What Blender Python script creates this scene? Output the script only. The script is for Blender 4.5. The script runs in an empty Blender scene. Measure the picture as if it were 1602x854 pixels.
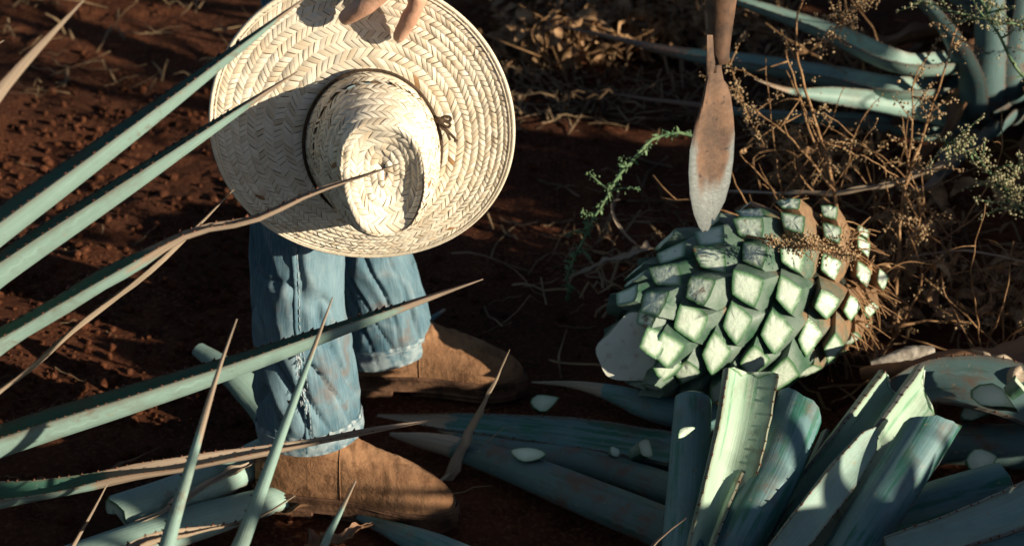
import bpy, bmesh, math, random
import numpy as np
from mathutils import Vector as V, Matrix, noise as mn
R = math.radians
random.seed(7); rng = np.random.default_rng(7)
scene = bpy.context.scene
C = scene.collection
# ------------------------------------------------------------------ camera
CAMP = V((0, -2.771, 1.6)); PITCH = R(30); LENS = 62.0
F = LENS / 36 * 1602
FW = V((0, math.cos(PITCH), -math.sin(PITCH))); UP = V((0, math.sin(PITCH), math.cos(PITCH))); RT = V((1, 0, 0))
cd = bpy.data.cameras.new('camera'); cam = bpy.data.objects.new('camera', cd); C.objects.link(cam)
cam.location = CAMP; cam.rotation_euler = (math.pi / 2 - PITCH, 0, 0)
cd.lens = LENS; cd.sensor_width = 36; cd.clip_start = 0.05; cd.clip_end = 2000
cd.dof.use_dof = True; cd.dof.focus_distance = 2.3; cd.dof.aperture_fstop = 6.0
scene.camera = cam
# ------------------------------------------------------------------ light
SAZ = R(62); SEL = R(14)          # sun azimuth from -Y towards +X, elevation
SUN = V((math.sin(SAZ) * math.cos(SEL), -math.cos(SAZ) * math.cos(SEL), math.sin(SEL)))
w = bpy.data.worlds.new('World'); scene.world = w; w.use_nodes = True
wn = w.node_tree; bg = wn.nodes['Background']; sk = wn.nodes.new('ShaderNodeTexSky')
sk.sky_type = 'NISHITA'; sk.sun_disc = False; sk.sun_elevation = SEL
sk.sun_rotation = math.atan2(SUN.x, SUN.y); sk.air_density = .55; sk.dust_density = .5
wn.links.new(sk.outputs[0], bg.inputs[0]); bg.inputs[1].default_value = 0.05
sl = bpy.data.lights.new('sun', 'SUN'); sun = bpy.data.objects.new('sun', sl); C.objects.link(sun)
sl.energy = 5.0; sl.angle = R(0.5); sl.color = (1.0, 0.87, 0.68)
sun.rotation_euler = SUN.to_track_quat('Z', 'Y').to_euler()
vs = scene.view_settings; vs.view_transform = 'Standard'; vs.look = 'None'; vs.exposure = 0.82; vs.gamma = 1
vs.use_curve_mapping = False

def ray(px, py): return FW + RT * ((px - 801) / F) - UP * ((py - 427) / F)
def at_d(px, py, d): return CAMP + ray(px, py) * d
def at_y(px, py, y): r = ray(px, py); return CAMP + r * ((y - CAMP.y) / r.y)
def at_z(px, py, z=0.0): r = ray(px, py); return CAMP + r * ((z - CAMP.z) / r.z)
def proj(p):
    q = V(p) - CAMP; d = q.dot(FW)
    return (801 + q.dot(RT) / d * F, 427 - q.dot(UP) / d * F, d)
def sstep(a, b, x):
    t = max(0, min(1, (x - a) / (b - a))); return t * t * (3 - 2 * t)
def lerp(a, b, t): return a + (b - a) * t
def interp(tab, t):
    for (a, va), (b, vb) in zip(tab, tab[1:]):
        if t <= b: return lerp(va, vb, max(0, (t - a) / (b - a)))
    return tab[-1][1]
def spline(P, n):
    P = [V(p) for p in P]
    if len(P) == 2: return [P[0].lerp(P[1], i / (n - 1)) for i in range(n)]
    Q = [P[0] * 2 - P[1]] + P + [P[-1] * 2 - P[-2]]
    out = []
    for k in range(1, len(Q) - 2):
        for i in range(24):
            t = i / 24; a, b, c, d = Q[k - 1], Q[k], Q[k + 1], Q[k + 2]
            out.append(0.5 * ((2 * b) + (c - a) * t + (2 * a - 5 * b + 4 * c - d) * t * t + (3 * b - a - 3 * c + d) * t ** 3))
    out.append(P[-1])
    L = [0]
    for a, b in zip(out, out[1:]): L.append(L[-1] + (b - a).length)
    res = []; j = 0
    for i in range(n):
        s = L[-1] * i / (n - 1)
        while j < len(L) - 2 and L[j + 1] < s: j += 1
        res.append(out[j].lerp(out[j + 1], (s - L[j]) / max(1e-9, L[j + 1] - L[j])))
    return res

# ------------------------------------------------------------------ mesh building
class MB:
    def __init__(s): s.v = []; s.f = []; s.m = []; s.c = []; s.l = []
    def add(s, vs, fs, mat=0, col=None, lco=None):
        o = len(s.v); s.v += [tuple(p) for p in vs]
        s.f += [tuple(i + o for i in f) for f in fs]; s.m += [mat] * len(fs)
        n = len(vs)
        s.c += (col if isinstance(col, list) else [col or (0, 0, 0.5, 0)] * n)
        s.l += (lco if isinstance(lco, list) else [lco or (0, 0, 0)] * n)
    def grid(s, rows, mat=0, col=None, lco=None, wrap=False, flip=False):
        a = len(rows); b = len(rows[0]); fs = []
        for i in range(a - 1):
            for j in range(b if wrap else b - 1):
                k = (j + 1) % b; q = (i * b + j, i * b + k, (i + 1) * b + k, (i + 1) * b + j)
                fs.append(q[::-1] if flip else q)
        s.add([p for r in rows for p in r], fs, mat, [c for r in col for c in r] if col else None, [c for r in lco for c in r] if lco else None)
    def tube(s, pts, rad, k=8, mat=0, col=None, caps=True, flat=1.0):
        n = len(pts); rows = []; u = None
        for i, p in enumerate(pts):
            t = (pts[min(i + 1, n - 1)] - pts[max(i - 1, 0)]).normalized()
            if u is None: u = t.orthogonal().normalized()
            u = (u - t * u.dot(t)).normalized(); w_ = t.cross(u)
            r = rad[i] if isinstance(rad, (list, tuple)) else rad
            rows.append([p + (u * math.cos(6.2832 * j / k) + w_ * math.sin(6.2832 * j / k) * flat) * r for j in range(k)])
        o = len(s.v); lc = [[(i * 0.01, j / k, 0) for j in range(k)] for i in range(n)]
        s.grid(rows, mat, [[col or (0, 0, .5, 0)] * k] * n, lc, wrap=True)
        if caps:
            s.f.append(tuple(range(o + k - 1, o - 1, -1))); s.m.append(mat)
            s.f.append(tuple(range(o + (n - 1) * k, o + n * k))); s.m.append(mat)
    def mesh(s, name, mats, smooth=True, sharp=None):
        me = bpy.data.meshes.new(name); me.from_pydata(s.v, [], s.f); me.update()
        for m in mats: me.materials.append(m)
        me.polygons.foreach_set('material_index', s.m)
        me.polygons.foreach_set('use_smooth', [smooth] * len(s.f))
        a = me.color_attributes.new('Col', 'FLOAT_COLOR', 'POINT'); a.data.foreach_set('color', np.array(s.c, dtype=np.float32).ravel())
        b = me.attributes.new('lco', 'FLOAT_VECTOR', 'POINT'); b.data.foreach_set('vector', np.array(s.l, dtype=np.float32).ravel())
        if sharp and smooth: me.set_sharp_from_angle(angle=R(sharp))
        return me
    def build(s, name, mats, parent=None, smooth=True, sharp=None):
        return link(name, s.mesh(name, mats if isinstance(mats, (list, tuple)) else [mats], smooth, sharp), parent)
def link(name, me, parent=None):
    o = bpy.data.objects.new(name, me); C.objects.link(o)
    if parent: o.parent = parent; o.matrix_parent_inverse = Matrix.Translation(-parent.location)
    return o
def empty(name, loc, label, cat, group=None):
    o = bpy.data.objects.new(name, None); C.objects.link(o); o.location = loc; o.empty_display_size = .1
    tag(o, label, cat, group); return o
def tag(o, label=None, cat=None, group=None, kind=None):
    if label: o['label'] = label
    if cat: o['category'] = cat
    if group: o['group'] = group
    if kind: o['kind'] = kind
    return o

# ------------------------------------------------------------------ materials
class N:
    def __init__(s, name, rough=.6, spec=.3):
        s.mat = bpy.data.materials.new(name); s.mat.use_nodes = True; s.nt = s.mat.node_tree
        s.b = s.nt.nodes['Principled BSDF']; s.b.inputs['Roughness'].default_value = rough
        s.b.inputs['Specular IOR Level'].default_value = spec
        s.at = None; s.co = None
    def n(s, t, **k):
        x = s.nt.nodes.new('ShaderNode' + t)
        for a, b in k.items(): setattr(x, a, b)
        return x
    def lk(s, a, b): s.nt.links.new(a, b)
    def setin(s, sock, v):
        if hasattr(v, 'is_output'): s.lk(v, sock)
        elif isinstance(v, (tuple, list)) and len(v) == 3 and sock.type == 'RGBA': sock.default_value = (*v, 1)
        else: sock.default_value = v
    def attr(s, name, ch=None):
        a = s.n('Attribute', attribute_name=name)
        if ch is None: return a.outputs['Vector']
        sp = s.n('SeparateColor'); s.lk(a.outputs['Color'], sp.inputs[0]); return sp.outputs[ch]
    def objco(s):
        if s.co is None: s.co = s.n('TexCoord').outputs['Object']
        return s.co
    def noise(s, scale, vec=None, stretch=None, detail=4, rough=.55, dist=0):
        v = vec or s.objco()
        if stretch:
            m = s.n('Mapping'); s.lk(v, m.inputs[0]); m.inputs['Scale'].default_value = stretch; v = m.outputs[0]
        x = s.n('TexNoise'); s.lk(v, x.inputs['Vector']); x.inputs['Scale'].default_value = scale
        x.inputs['Detail'].default_value = detail; x.inputs['Roughness'].default_value = rough; x.inputs['Distortion'].default_value = dist
        return x.outputs['Fac']
    def voro(s, scale, feature='F1', out='Distance', vec=None):
        x = s.n('TexVoronoi', feature=feature); s.lk(vec or s.objco(), x.inputs['Vector']); x.inputs['Scale'].default_value = scale
        return x.outputs[out]
    def ramp(s, fac, a, b):
        x = s.n('MapRange', interpolation_type='SMOOTHSTEP'); s.setin(x.inputs[0], fac); x.inputs[1].default_value = a; x.inputs[2].default_value = b
        return x.outputs[0]
    def math(s, op, a, b=0.5):
        x = s.n('Math', operation=op); s.setin(x.inputs[0], a); s.setin(x.inputs[1], b); return x.outputs[0]
    def mix(s, fac, a, b, mode='MIX'):
        x = s.n('Mix', data_type='RGBA', blend_type=mode); s.setin(x.inputs[0], fac); s.setin(x.inputs[6], a); s.setin(x.inputs[7], b); return x.outputs[2]
    def bump(s, h, dist=.002, strength=1.0):
        x = s.n('Bump'); x.inputs['Strength'].default_value = strength; x.inputs['Distance'].default_value = dist
        s.setin(x.inputs['Height'], h); 
        old = s.b.inputs['Normal']
        if old.is_linked: s.lk(old.links[0].from_socket, x.inputs['Normal'])
        s.lk(x.outputs[0], old)
    def col(s, c): s.setin(s.b.inputs['Base Color'], c); return s
    def rough(s, v): s.setin(s.b.inputs['Roughness'], v)

def mat_leaf(name, bloom, green, dry=(.29, .225, .165), rubamt=.5, dirt=.25):
    m = N(name, .52, .35); l = m.attr('lco')
    fib = m.noise(1, l, (6, 70, 1), 3)                    # long fibres
    streak = m.noise(1, l, (5, 9, 1), 4, .6)
    rub = m.ramp(m.math('ADD', streak, m.math('MULTIPLY', m.noise(14), .5)), 1.02 - rubamt * .4, 1.16 - rubamt * .4)
    c = m.mix(rub, bloom, green)
    c = m.mix(m.math('MULTIPLY', m.ramp(fib, .3, .75), .35), c, tuple(x * .55 for x in bloom), 'MIX')
    spots = m.ramp(m.noise(90, detail=2), .66, .74)
    c = m.mix(m.math('MULTIPLY', spots, .5), c, (.30, .27, .17))
    c = m.mix(m.math('MULTIPLY', m.ramp(m.noise(1, l, (22, 3, 1), 5, .65), .35, .7), .45), c, tuple(x * .72 for x in bloom))
    c = m.mix(m.math('MULTIPLY', m.ramp(m.noise(16, detail=6, rough=.65), .5, .66), dirt), c, (.125, .062, .036))
    sx_ = m.n('SeparateXYZ'); m.lk(l, sx_.inputs[0]); av = m.math('ABSOLUTE', sx_.outputs[1], 0)
    imp = m.math('ABSOLUTE', m.math('SUBTRACT', m.math('ADD', av, m.math('MULTIPLY', m.math('ABSOLUTE', m.math('SINE', m.math('MULTIPLY', sx_.outputs[0], 150), 0), 0), .035)), .27), 0)
    c = m.mix(m.math('MULTIPLY', m.math('SUBTRACT', 1.0, m.ramp(imp, .006, .03)), m.math('MULTIPLY', m.ramp(m.noise(14), .45, .62), .32)), c, tuple(min(1, x * 1.35 + .03) for x in bloom))
    scar = m.ramp(m.noise(24, detail=5, rough=.7), .60, .67)
    c = m.mix(m.math('MULTIPLY', scar, .45), c, (.16, .11, .07))
    drycol = m.mix(m.noise(1, l, (8, 40, 1), 4), tuple(x * .45 for x in dry), tuple(min(1, x * 1.75) for x in dry))
    c = m.mix(m.ramp(m.math('ADD', m.attr('Col', 0), m.math('MULTIPLY', m.math('SUBTRACT', m.noise(35), .5), .8)), .35, .6), c, drycol)
    c = m.mix(m.attr('Col', 1), c, (.12, .055, .03))
    m.col(c); m.rough(m.math('ADD', m.math('MULTIPLY', streak, .25), .38))
    m.bump(fib, .0012, .5); m.bump(m.noise(60), .0015, .35)
    return m.mat
M = {}
M['leaf'] = mat_leaf('agave_leaf_bloom', (.25, .375, .325), (.05, .17, .115), rubamt=.25)
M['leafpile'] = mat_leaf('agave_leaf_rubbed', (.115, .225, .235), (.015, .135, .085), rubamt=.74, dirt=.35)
M['leafdark'] = mat_leaf('agave_leaf_dusty_shaded', (.085, .15, .15), (.03, .085, .06), rubamt=.5, dirt=.8)  # dusty leaves; on the back agave the dark tone stands in for dappled shade
M['leafpale'] = mat_leaf('agave_leaf_inner', (.34, .47, .36), (.11, .31, .17), rubamt=.55)
M['leafin_shaded'] = mat_leaf('agave_leaf_upper_shaded', (.05, .14, .10), (.018, .09, .055), rubamt=.45, dirt=.3)  # upper side painted darker: its shade is put into the colour
M['leafdry'] = mat_leaf('agave_leaf_dry', (.36, .285, .205), (.20, .15, .10), dry=(.31, .245, .175), rubamt=.4)
def simple(name, a, b, scale=20, rough=.6, spec=.3, bump=0, bscale=None, stretch=None, detail=5, lo=.3, hi=.7):
    m = N(name, rough, spec); f = m.ramp(m.noise(scale, None, stretch, detail), lo, hi); m.col(m.mix(f, a, b))
    if bump: m.bump(m.noise(bscale or scale * 3, None, stretch, 5, .6), bump, .8)
    return m.mat
M['tooth'] = simple('tooth_brown', (.06, .022, .012), (.16, .06, .03), 200, .5)
M['spine'] = simple('dry_spine', (.22, .13, .075), (.40, .27, .16), 60, .6)
def mat_flesh():
    m = N('agave_flesh', .38, .5); e = m.attr('Col', 0)
    c = m.mix(m.noise(40, detail=5, rough=.65), (.70, .77, .66), (.50, .63, .49))
    c = m.mix(m.ramp(e, .05, .95), c, (.055, .17, .06))
    c = m.mix(m.math('MULTIPLY', m.ramp(m.noise(28, detail=4, rough=.7), .58, .68), m.attr('Col', 1)), c, (.20, .10, .045))
    m.col(c); m.bump(m.noise(160, detail=4), .0015, .7); m.bump(m.noise(90, None, (1, 1, 5), 4), .0015, .5); m.b.inputs['Subsurface Weight'].default_value = .12
    m.b.inputs['Subsurface Radius'].default_value = (.006, .008, .004); return m.mat
M['flesh'] = mat_flesh()
def mat_core():
    m = N('agave_heart_cut', .42, .45); l = m.attr('lco'); d = m.n('SeparateXYZ'); m.lk(l, d.inputs[0])
    wob = m.math('ADD', d.outputs[0], m.math('MULTIPLY', m.noise(25), .012))
    ring = m.math('SINE', m.math('MULTIPLY', wob, 1100))
    c = m.mix(m.math('MULTIPLY', m.ramp(ring, .5, 1), m.ramp(m.noise(20), .35, .65)), (.76, .77, .66), (.70, .70, .58)); c = m.mix(m.math('MULTIPLY', m.ramp(m.noise(50), .55, .7), .5), c, (.50, .38, .26))
    m.col(c); m.bump(ring, .0004, .2); return m.mat
M['core'] = mat_core()
def mat_stub():
    m = N('agave_stub_skin', .5, .4)
    c = m.mix(m.ramp(m.noise(18, detail=5), .35, .7), (.135, .185, .15), (.022, .075, .04))
    c = m.mix(m.ramp(m.math('ADD', m.attr('Col', 0), m.math('MULTIPLY', m.noise(45, detail=5, rough=.7), .7)), .65, .95), c, m.mix(m.noise(90), (.10, .05, .025), (.32, .21, .12)))
    m.col(c); m.bump(m.noise(150), .0015, .6); return m.mat
M['stub'] = mat_stub()
M['rind'] = simple('pina_rind', (.008, .016, .009), (.04, .03, .018), 30, .7, .2, .004, 90)  # near-black: shade of the gaps between stubs put into the colour
def mat_soil():
    m = N('red_soil', .95, .1)
    c = m.mix(m.ramp(m.noise(9, detail=8, rough=.65), .3, .7), (.060, .0195, .009), (.155, .054, .025))
    c = m.mix(m.ramp(m.noise(140, detail=4), .45, .75), c, (.24, .098, .050)); c = m.mix(m.ramp(m.noise(2.2), .4, .65), c, m.mix(.5, c, (.035, .016, .010)))
    m.col(c); m.bump(m.noise(60, detail=8, rough=.7), .012, 1); m.bump(m.noise(260, detail=5, rough=.7), .004, .9); return m.mat
M['soil'] = mat_soil()
def mat_straw():
    m = N('woven_straw', .5, .35); r = m.attr('Col', 2); l = m.attr('lco')
    c = m.mix(m.ramp(r, .15, .95), (.80, .735, .595), (.66, .555, .405)); c = m.mix(m.math('MULTIPLY', m.ramp(m.noise(30, detail=3), .45, .7), .25), c, (.62, .48, .31))
    fib = m.noise(1, l, (60, 420, 1), 3); c = m.mix(m.math('MULTIPLY', m.ramp(fib, .35, .8), .25), c, (.42, .28, .15))
    c = m.mix(m.ramp(m.attr('Col', 0), .2, 1), c, (.33, .19, .09))
    m.col(c); m.bump(fib, .0005, .5); return m.mat
M['straw'] = mat_straw()
M['strawbase'] = simple('straw_underlay', (.20, .13, .07), (.30, .205, .115), 120, .8, .15, .001, 300)
M['binding'] = simple('straw_binding', (.60, .53, .40), (.72, .64, .50), 90, .7, .2, .001, 350)
M['cord'] = simple('dark_cord', (.035, .022, .014), (.08, .052, .032), 150, .8, .2, .001, 500)
M['skin'] = None
def mat_skin():
    m = N('skin', .5, .4); c = m.mix(m.ramp(m.noise(35, detail=5), .3, .7), (.47, .255, .165), (.60, .35, .24))
    m.col(c); m.bump(m.noise(260, detail=5, rough=.7), .0012, .7); m.bump(m.voro(420), .0006, .4)
    m.b.inputs['Subsurface Weight'].default_value = .1; m.b.inputs['Subsurface Radius'].default_value = (.012, .005, .003); return m.mat
M['skin'] = mat_skin()
M['nail'] = simple('finger_nail', (.52, .33, .25), (.62, .42, .33), 60, .35, .5)
def mat_denim():
    m = N('denim', .9, .15); l = m.attr('lco')
    wv = m.n('TexWave', wave_type='BANDS', bands_direction='DIAGONAL'); m.lk(l, wv.inputs['Vector']); wv.inputs['Scale'].default_value = 330; wv.inputs['Distortion'].default_value = 1.5
    slub = m.noise(1, l, (30, 420, 1), 3)
    c = m.mix(m.ramp(m.noise(7, detail=4), .32, .7), (.050, .115, .158), (.165, .262, .305))
    c = m.mix(m.math('MULTIPLY', m.ramp(slub, .42, .75), .4), c, (.27, .36, .385)); c = m.mix(m.math('MULTIPLY', wv.outputs['Fac'], .18), c, (.05, .10, .14))
    c = m.mix(m.math('MULTIPLY', m.attr('Col', 0), m.ramp(m.noise(60, detail=4), .3, .6)), c, (.40, .46, .47))
    mud = m.math('MULTIPLY', m.ramp(m.noise(11, detail=6, rough=.65), .52, .68), m.attr('Col', 1))
    c = m.mix(m.math('MULTIPLY', mud, .7), c, (.17, .105, .07))
    m.col(c); m.bump(wv.outputs['Fac'], .0006, .5); m.bump(m.noise(120), .0015, .6); return m.mat
M['denim'] = mat_denim()
M['thread'] = simple('denim_thread', (.20, .27, .30), (.40, .46, .47), 300, .9, .1)
M['white_thread'] = simple('frayed_thread', (.42, .48, .50), (.66, .70, .70), 300, .9, .1)
def mat_suede():
    m = N('dusty_suede', .88, .15)
    c = m.mix(m.ramp(m.noise(16, detail=6, rough=.6), .3, .7), (.185, .094, .047), (.31, .17, .09)); c = m.mix(m.math('MULTIPLY', m.ramp(m.noise(38, detail=6, rough=.7), .48, .68), .75), c, (.10, .046, .024))
    c = m.mix(m.math('MULTIPLY', m.ramp(m.noise(7, detail=5), .5, .7), .5), c, (.31, .185, .11)); m.col(c)
    m.bump(m.noise(420, detail=4), .001, .5); m.bump(m.noise(45, detail=6, rough=.65), .004, .8); m.bump(m.noise(30, None, (1, .35, 1), 5, .6, 1.5), .004, .6); return m.mat
M['suede'] = mat_suede()
M['sole'] = simple('dirty_sole', (.045, .024, .015), (.17, .09, .052), 40, .85, .2, .002, 150)
def mat_rust():
    m = N('rusty_steel', .6, .4); l = m.attr('Col', 0)
    c = m.mix(m.ramp(m.noise(25, detail=7, rough=.65), .3, .7), (.075, .046, .031), (.20, .112, .066)); c = m.mix(m.ramp(m.noise(60, detail=5), .6, .7), c, (.03, .022, .018))
    g = m.mix(m.noise(80, None, (1, 1, .15), 5), (.15, .175, .175), (.33, .35, .335))
    f = m.ramp(m.math('ADD', l, m.math('MULTIPLY', m.math('SUBTRACT', m.noise(30, None, (1, 1, .3), 5), .5), 1.7)), .18, .70)
    m.col(m.mix(f, c, g)); m.lk(m.math('MULTIPLY', f, .75), m.b.inputs['Metallic']); m.bump(m.noise(130, detail=5), .0015, .6); return m.mat
M['rust'] = mat_rust()
M['wood'] = simple('worn_handle', (.10, .06, .035), (.22, .13, .075), 60, .7, .2, .002, 150, (1, 1, .06))
M['weed'] = simple('green_weed', (.05, .11, .05), (.15, .22, .11), 60, .7, .2)
M['weedbud'] = simple('weed_bud', (.20, .20, .11), (.40, .35, .21), 260, .8, .2)
M['drybud'] = simple('dry_bud', (.20, .125, .06), (.46, .34, .20), 260, .8, .2)
M['twig'] = simple('dry_twig', (.19, .10, .045), (.36, .215, .105), 50, .8, .2, .001, 200)
M['straw_litter'] = simple('straw_litter', (.075, .046, .025), (.30, .205, .115), 9, .8, .15)
M['brownleaf'] = simple('brown_leaf', (.14, .072, .034), (.42, .265, .14), 30, .8, .2, .002, 90)
M['deadleaf'] = mat_leaf('dead_leaf', (.17, .085, .045), (.10, .05, .028), dry=(.2, .11, .06), rubamt=.4)
M['mould'] = simple('pale_skin', (.14, .12, .10), (.34, .31, .26), 60, .85, .2, .002, 120)
M['plaid'] = simple('cotton_shirt', (.34, .36, .38), (.46, .47, .48), 25, .9, .1)
M['hair'] = simple('dark_hair', (.02, .014, .01), (.05, .035, .025), 90, .6, .3)
M['rustdark'] = simple('dark_rusty_socket', (.045, .028, .02), (.15, .08, .045), 30, .65, .4, .001, 120)
# ------------------------------------------------------------------ ground
def gh(x, y):
    a = mn.fractal(V((x * 1.1, y * 1.1, 3.1)), 1, 2, 4) * .022 + mn.fractal(V((x * 6, y * 6, 9)), 1, 2, 4) * .009
    near = math.exp(-((x + .15) ** 2 + (y + .5) ** 2) / .5)
    return a * (1 - .75 * near) - .008
def axis(lo, hi, step, far, g=1.22):
    a = list(np.arange(lo, hi, step)); s = step
    while a[-1] < far: s *= g; a.append(a[-1] + s)
    s = step
    while a[0] > -far: s *= g; a.insert(0, a[0] - s)
    return a
gx = axis(-1.75, 1.75, .0125, 260); gy = axis(-1.25, 2.6, .0125, 300)
def clodh(x, y):
    if abs(x) > 2 or y > 3 or y < -1.6: return 0
    d = mn.voronoi(V((x * 26, y * 26, 0)))[0][0]; d2 = mn.voronoi(V((x * 60, y * 60, 4)))[0][0]
    k = max(0, mn.noise(V((x * 2.3, y * 2.3, 7))) + .35)
    return (max(0, .5 - d) * .018 + max(0, .5 - d2) * .012) * k
rows = [[(x, y, (gh(x, y) + clodh(x, y)) if abs(x) < 30 and -8 < y < 30 else -.008) for x in gx] for y in gy]
g = MB(); g.grid(rows); gr = g.build('ground', M['soil']); tag(gr, kind='structure')
# loose crumbs and clods of soil
ico = bmesh.new(); bmesh.ops.create_icosphere(ico, subdivisions=1, radius=1); icv = np.array([v.co[:] for v in ico.verts]); icf = [tuple(v.index for v in f.verts) for f in ico.faces]; ico.free()
cl = MB()
for i in range(5200):
    if i < 2400: p = at_z(random.uniform(-60, 460), random.uniform(120, 660))
    else: p = at_z(random.uniform(-80, 1680), random.uniform(-80, 900))
    if mn.noise(V((p.x * 3.1, p.y * 3.1, 2))) < random.uniform(-.6, .25): continue
    s = .0022 + .0095 * random.random() ** 4
    q = icv * rng.uniform(.65, 1.3, (len(icv), 1)) * s * rng.uniform(.7, 1.2, (1, 3)); q = q + np.array([p.x, p.y, gh(p.x, p.y) + clodh(p.x, p.y) + s * .3])
    cl.add(q.tolist(), icf)
tag(cl.build('soil_clods', M['soil']), 'loose crumbs and clods of red soil on the ground', 'soil', kind='stuff')

# ------------------------------------------------------------------ agave leaves
_vc = {}
def vsec(ph, m, k):
    """folded cross-section: (x, z, slope angle) for v = -1..1, walls flatten quickly away from the keel"""
    key = (round(ph, 2), m, k)
    if key not in _vc:
        f = (lambda v: ph * math.tanh(k * v) / math.tanh(k)) if k else (lambda v: ph * v)
        half = [(0, 0, 0)]; x = z = 0
        for j in range(1, m + 1):
            for q in range(8): a = f((j - 1 + (q + .5) / 8) / m); x += math.cos(a) / (8 * m); z += math.sin(a) / (8 * m)
            half.append((x, z, f(j / m)))
        _vc[key] = [(-a, b, -c) for a, b, c in half[:0:-1]] + half
    return _vc[key]
def leaf(P, W, up=(0, 0, 1), phi=(.5, .95, 1.2), thick=.012, n=44, m=5, teeth=.016, tsize=.0027, dry=(.86, .97), edge=.55, roll=0, twist=0, wav=0, seed=0, cut=None, tipcut=None, inside=False, skew=0, vk=2.6):
    """P control points base->tip; W [(t, half width)]; channel opens towards up; Col = (dry, edge, rnd, t)"""
    rnd = random.Random(seed * 77 + 5); mb = MB(); pts = spline(P, n); sd = rnd.random() * 50
    L = sum((b - a).length for a, b in zip(pts, pts[1:])); top = []; bot = []; colr = []; lc = []; marg = ([], [])
    upv = V(up)
    for i, p in enumerate(pts):
        t = i / (n - 1); T = (pts[min(i + 1, n - 1)] - pts[max(i - 1, 0)]).normalized()
        Nn = (upv - T * upv.dot(T)).normalized(); a = roll + twist * t
        Nn = Matrix.Rotation(a, 3, T) @ Nn; S = T.cross(Nn)
        hw = max(.0012, interp(W, t)) * (1 + wav * mn.noise(V((t * 9, sd, 0)))); ph = interp([(0, phi[0]), (.5, phi[1]), (1, phi[2])], t); r = hw / ph
        th = thick * min(1, hw / .03) * (1 - .6 * t)
        if wav: p = p + (Nn * mn.noise(V((t * 7, sd, 4))) + S * .7 * mn.noise(V((t * 6, sd, 8)))) * (wav * min(.03, hw * .8))
        ra, rb, rc, rl = [], [], [], []; cs_ = vsec(ph, m, vk)
        for j in range(-m, m + 1):
            v = j / m; an = v * ph
            ee = 1 + (.05 * mn.noise(V((t * L * 60, sd + v * 3, 2))) if abs(j) == m else 0)
            an = cs_[j + m][2]; q = p + S * (hw * cs_[j + m][0] * ee) + Nn * (hw * cs_[j + m][1] + (wav * min(.012, hw * .5) * mn.noise(V((t * 16, v * 1.5 + sd, 1))) if wav else 0))
            if skew: q = q + T * (max(0, 1 - t * 9) * (skew * v * hw + .006 * mn.noise(V((v * 3 + sd, 5, 1)))))
            nn = Nn * math.cos(an) - S * math.sin(an)
            ra.append(q); rb.append(q - nn * th * math.sqrt(max(0, 1 - v * v * .93)))
            d = sstep(dry[0], dry[1], t + .03 * mn.noise(V((v * 2, sd, t * 4)))) if dry else 0
            rc.append((d, edge if abs(j) == m else 0, rnd.random() * .2 + .4, t)); rl.append((t * L + sd, v * hw * 12, sd))
        top.append(ra); bot.append(rb); colr.append(rc); lc.append(rl); marg[0].append((ra[0], -S, T, Nn)); marg[1].append((ra[-1], S, T, Nn))
    mb.grid(top, 2 if inside else 0, colr, lc, flip=True); mb.grid(bot, 0, colr, lc)
    k = 2 * m + 1
    for side in (0, k - 1):                     # margins
        st = [[a[side], b[side]] for a, b in zip(top, bot)]
        mb.grid(st, 0, [[c[side]] * 2 for c in colr], [[c[side]] * 2 for c in lc], flip=side > 0)
    for e, flag in ((0, cut), (n - 1, tipcut)):      # cut ends show pale flesh
        ring = top[e] + bot[e][::-1]; cen = sum(ring, V()) / len(ring); inr = [cen.lerp(q, .72) for q in ring]
        mi = 3 if flag else 0; nr = len(ring)
        T = (pts[1] - pts[0]).normalized() if e == 0 else (pts[-2] - pts[-1]).normalized()
        off = T * (-.004 if flag else 0)
        vs_ = ring + [q + off for q in inr] + [cen + off]
        fs_ = [(a, (a + 1) % nr, nr + (a + 1) % nr, nr + a) for a in range(nr)] + [(nr + a, nr + (a + 1) % nr, 2 * nr) for a in range(nr)]
        if e: fs_ = [f[::-1] for f in fs_]
        mb.add(vs_, fs_, mi, [(.9, .3, .5, 0)] * nr + [(.25, .3, .5, 0)] * nr + [(0, .2, .5, 0)])
    if teeth:
        for s_ in (0, 1):
            acc = rnd.random() * teeth
            for i in range(n - 1):
                a, b = marg[s_][i], marg[s_][i + 1]; ln = (b[0] - a[0]).length
                while acc < ln:
                    f = acc / ln; t = (i + f) / (n - 1); acc += teeth * rnd.uniform(.7, 1.4)
                    if t > .93: continue
                    p = a[0].lerp(b[0], f); O = a[1]; T = a[2]; Nn = a[3]; z = tsize * rnd.uniform(.6, 1.25)
                    mb.add([p - T * z * .8 - O * z * .3, p + T * z * .8 - O * z * .3, p + Nn * z * .45 - O * z * .2, p + (O + T * .5 + Nn * .3) * z * 1.25], [(0, 1, 3), (1, 2, 3), (2, 0, 3), (0, 2, 1)], 1)
                acc -= ln
    return mb
def LM(k='leaf', ins=None): return [M[k], M['tooth'], M[ins or k], M['flesh']]
WSTD = [(0, .036), (.12, .040), (.35, .042), (.6, .034), (.8, .021), (.92, .010), (1, .0012)]
def wid(s, tab=WSTD): return [(t, w_ * s) for t, w_ in tab]

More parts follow.
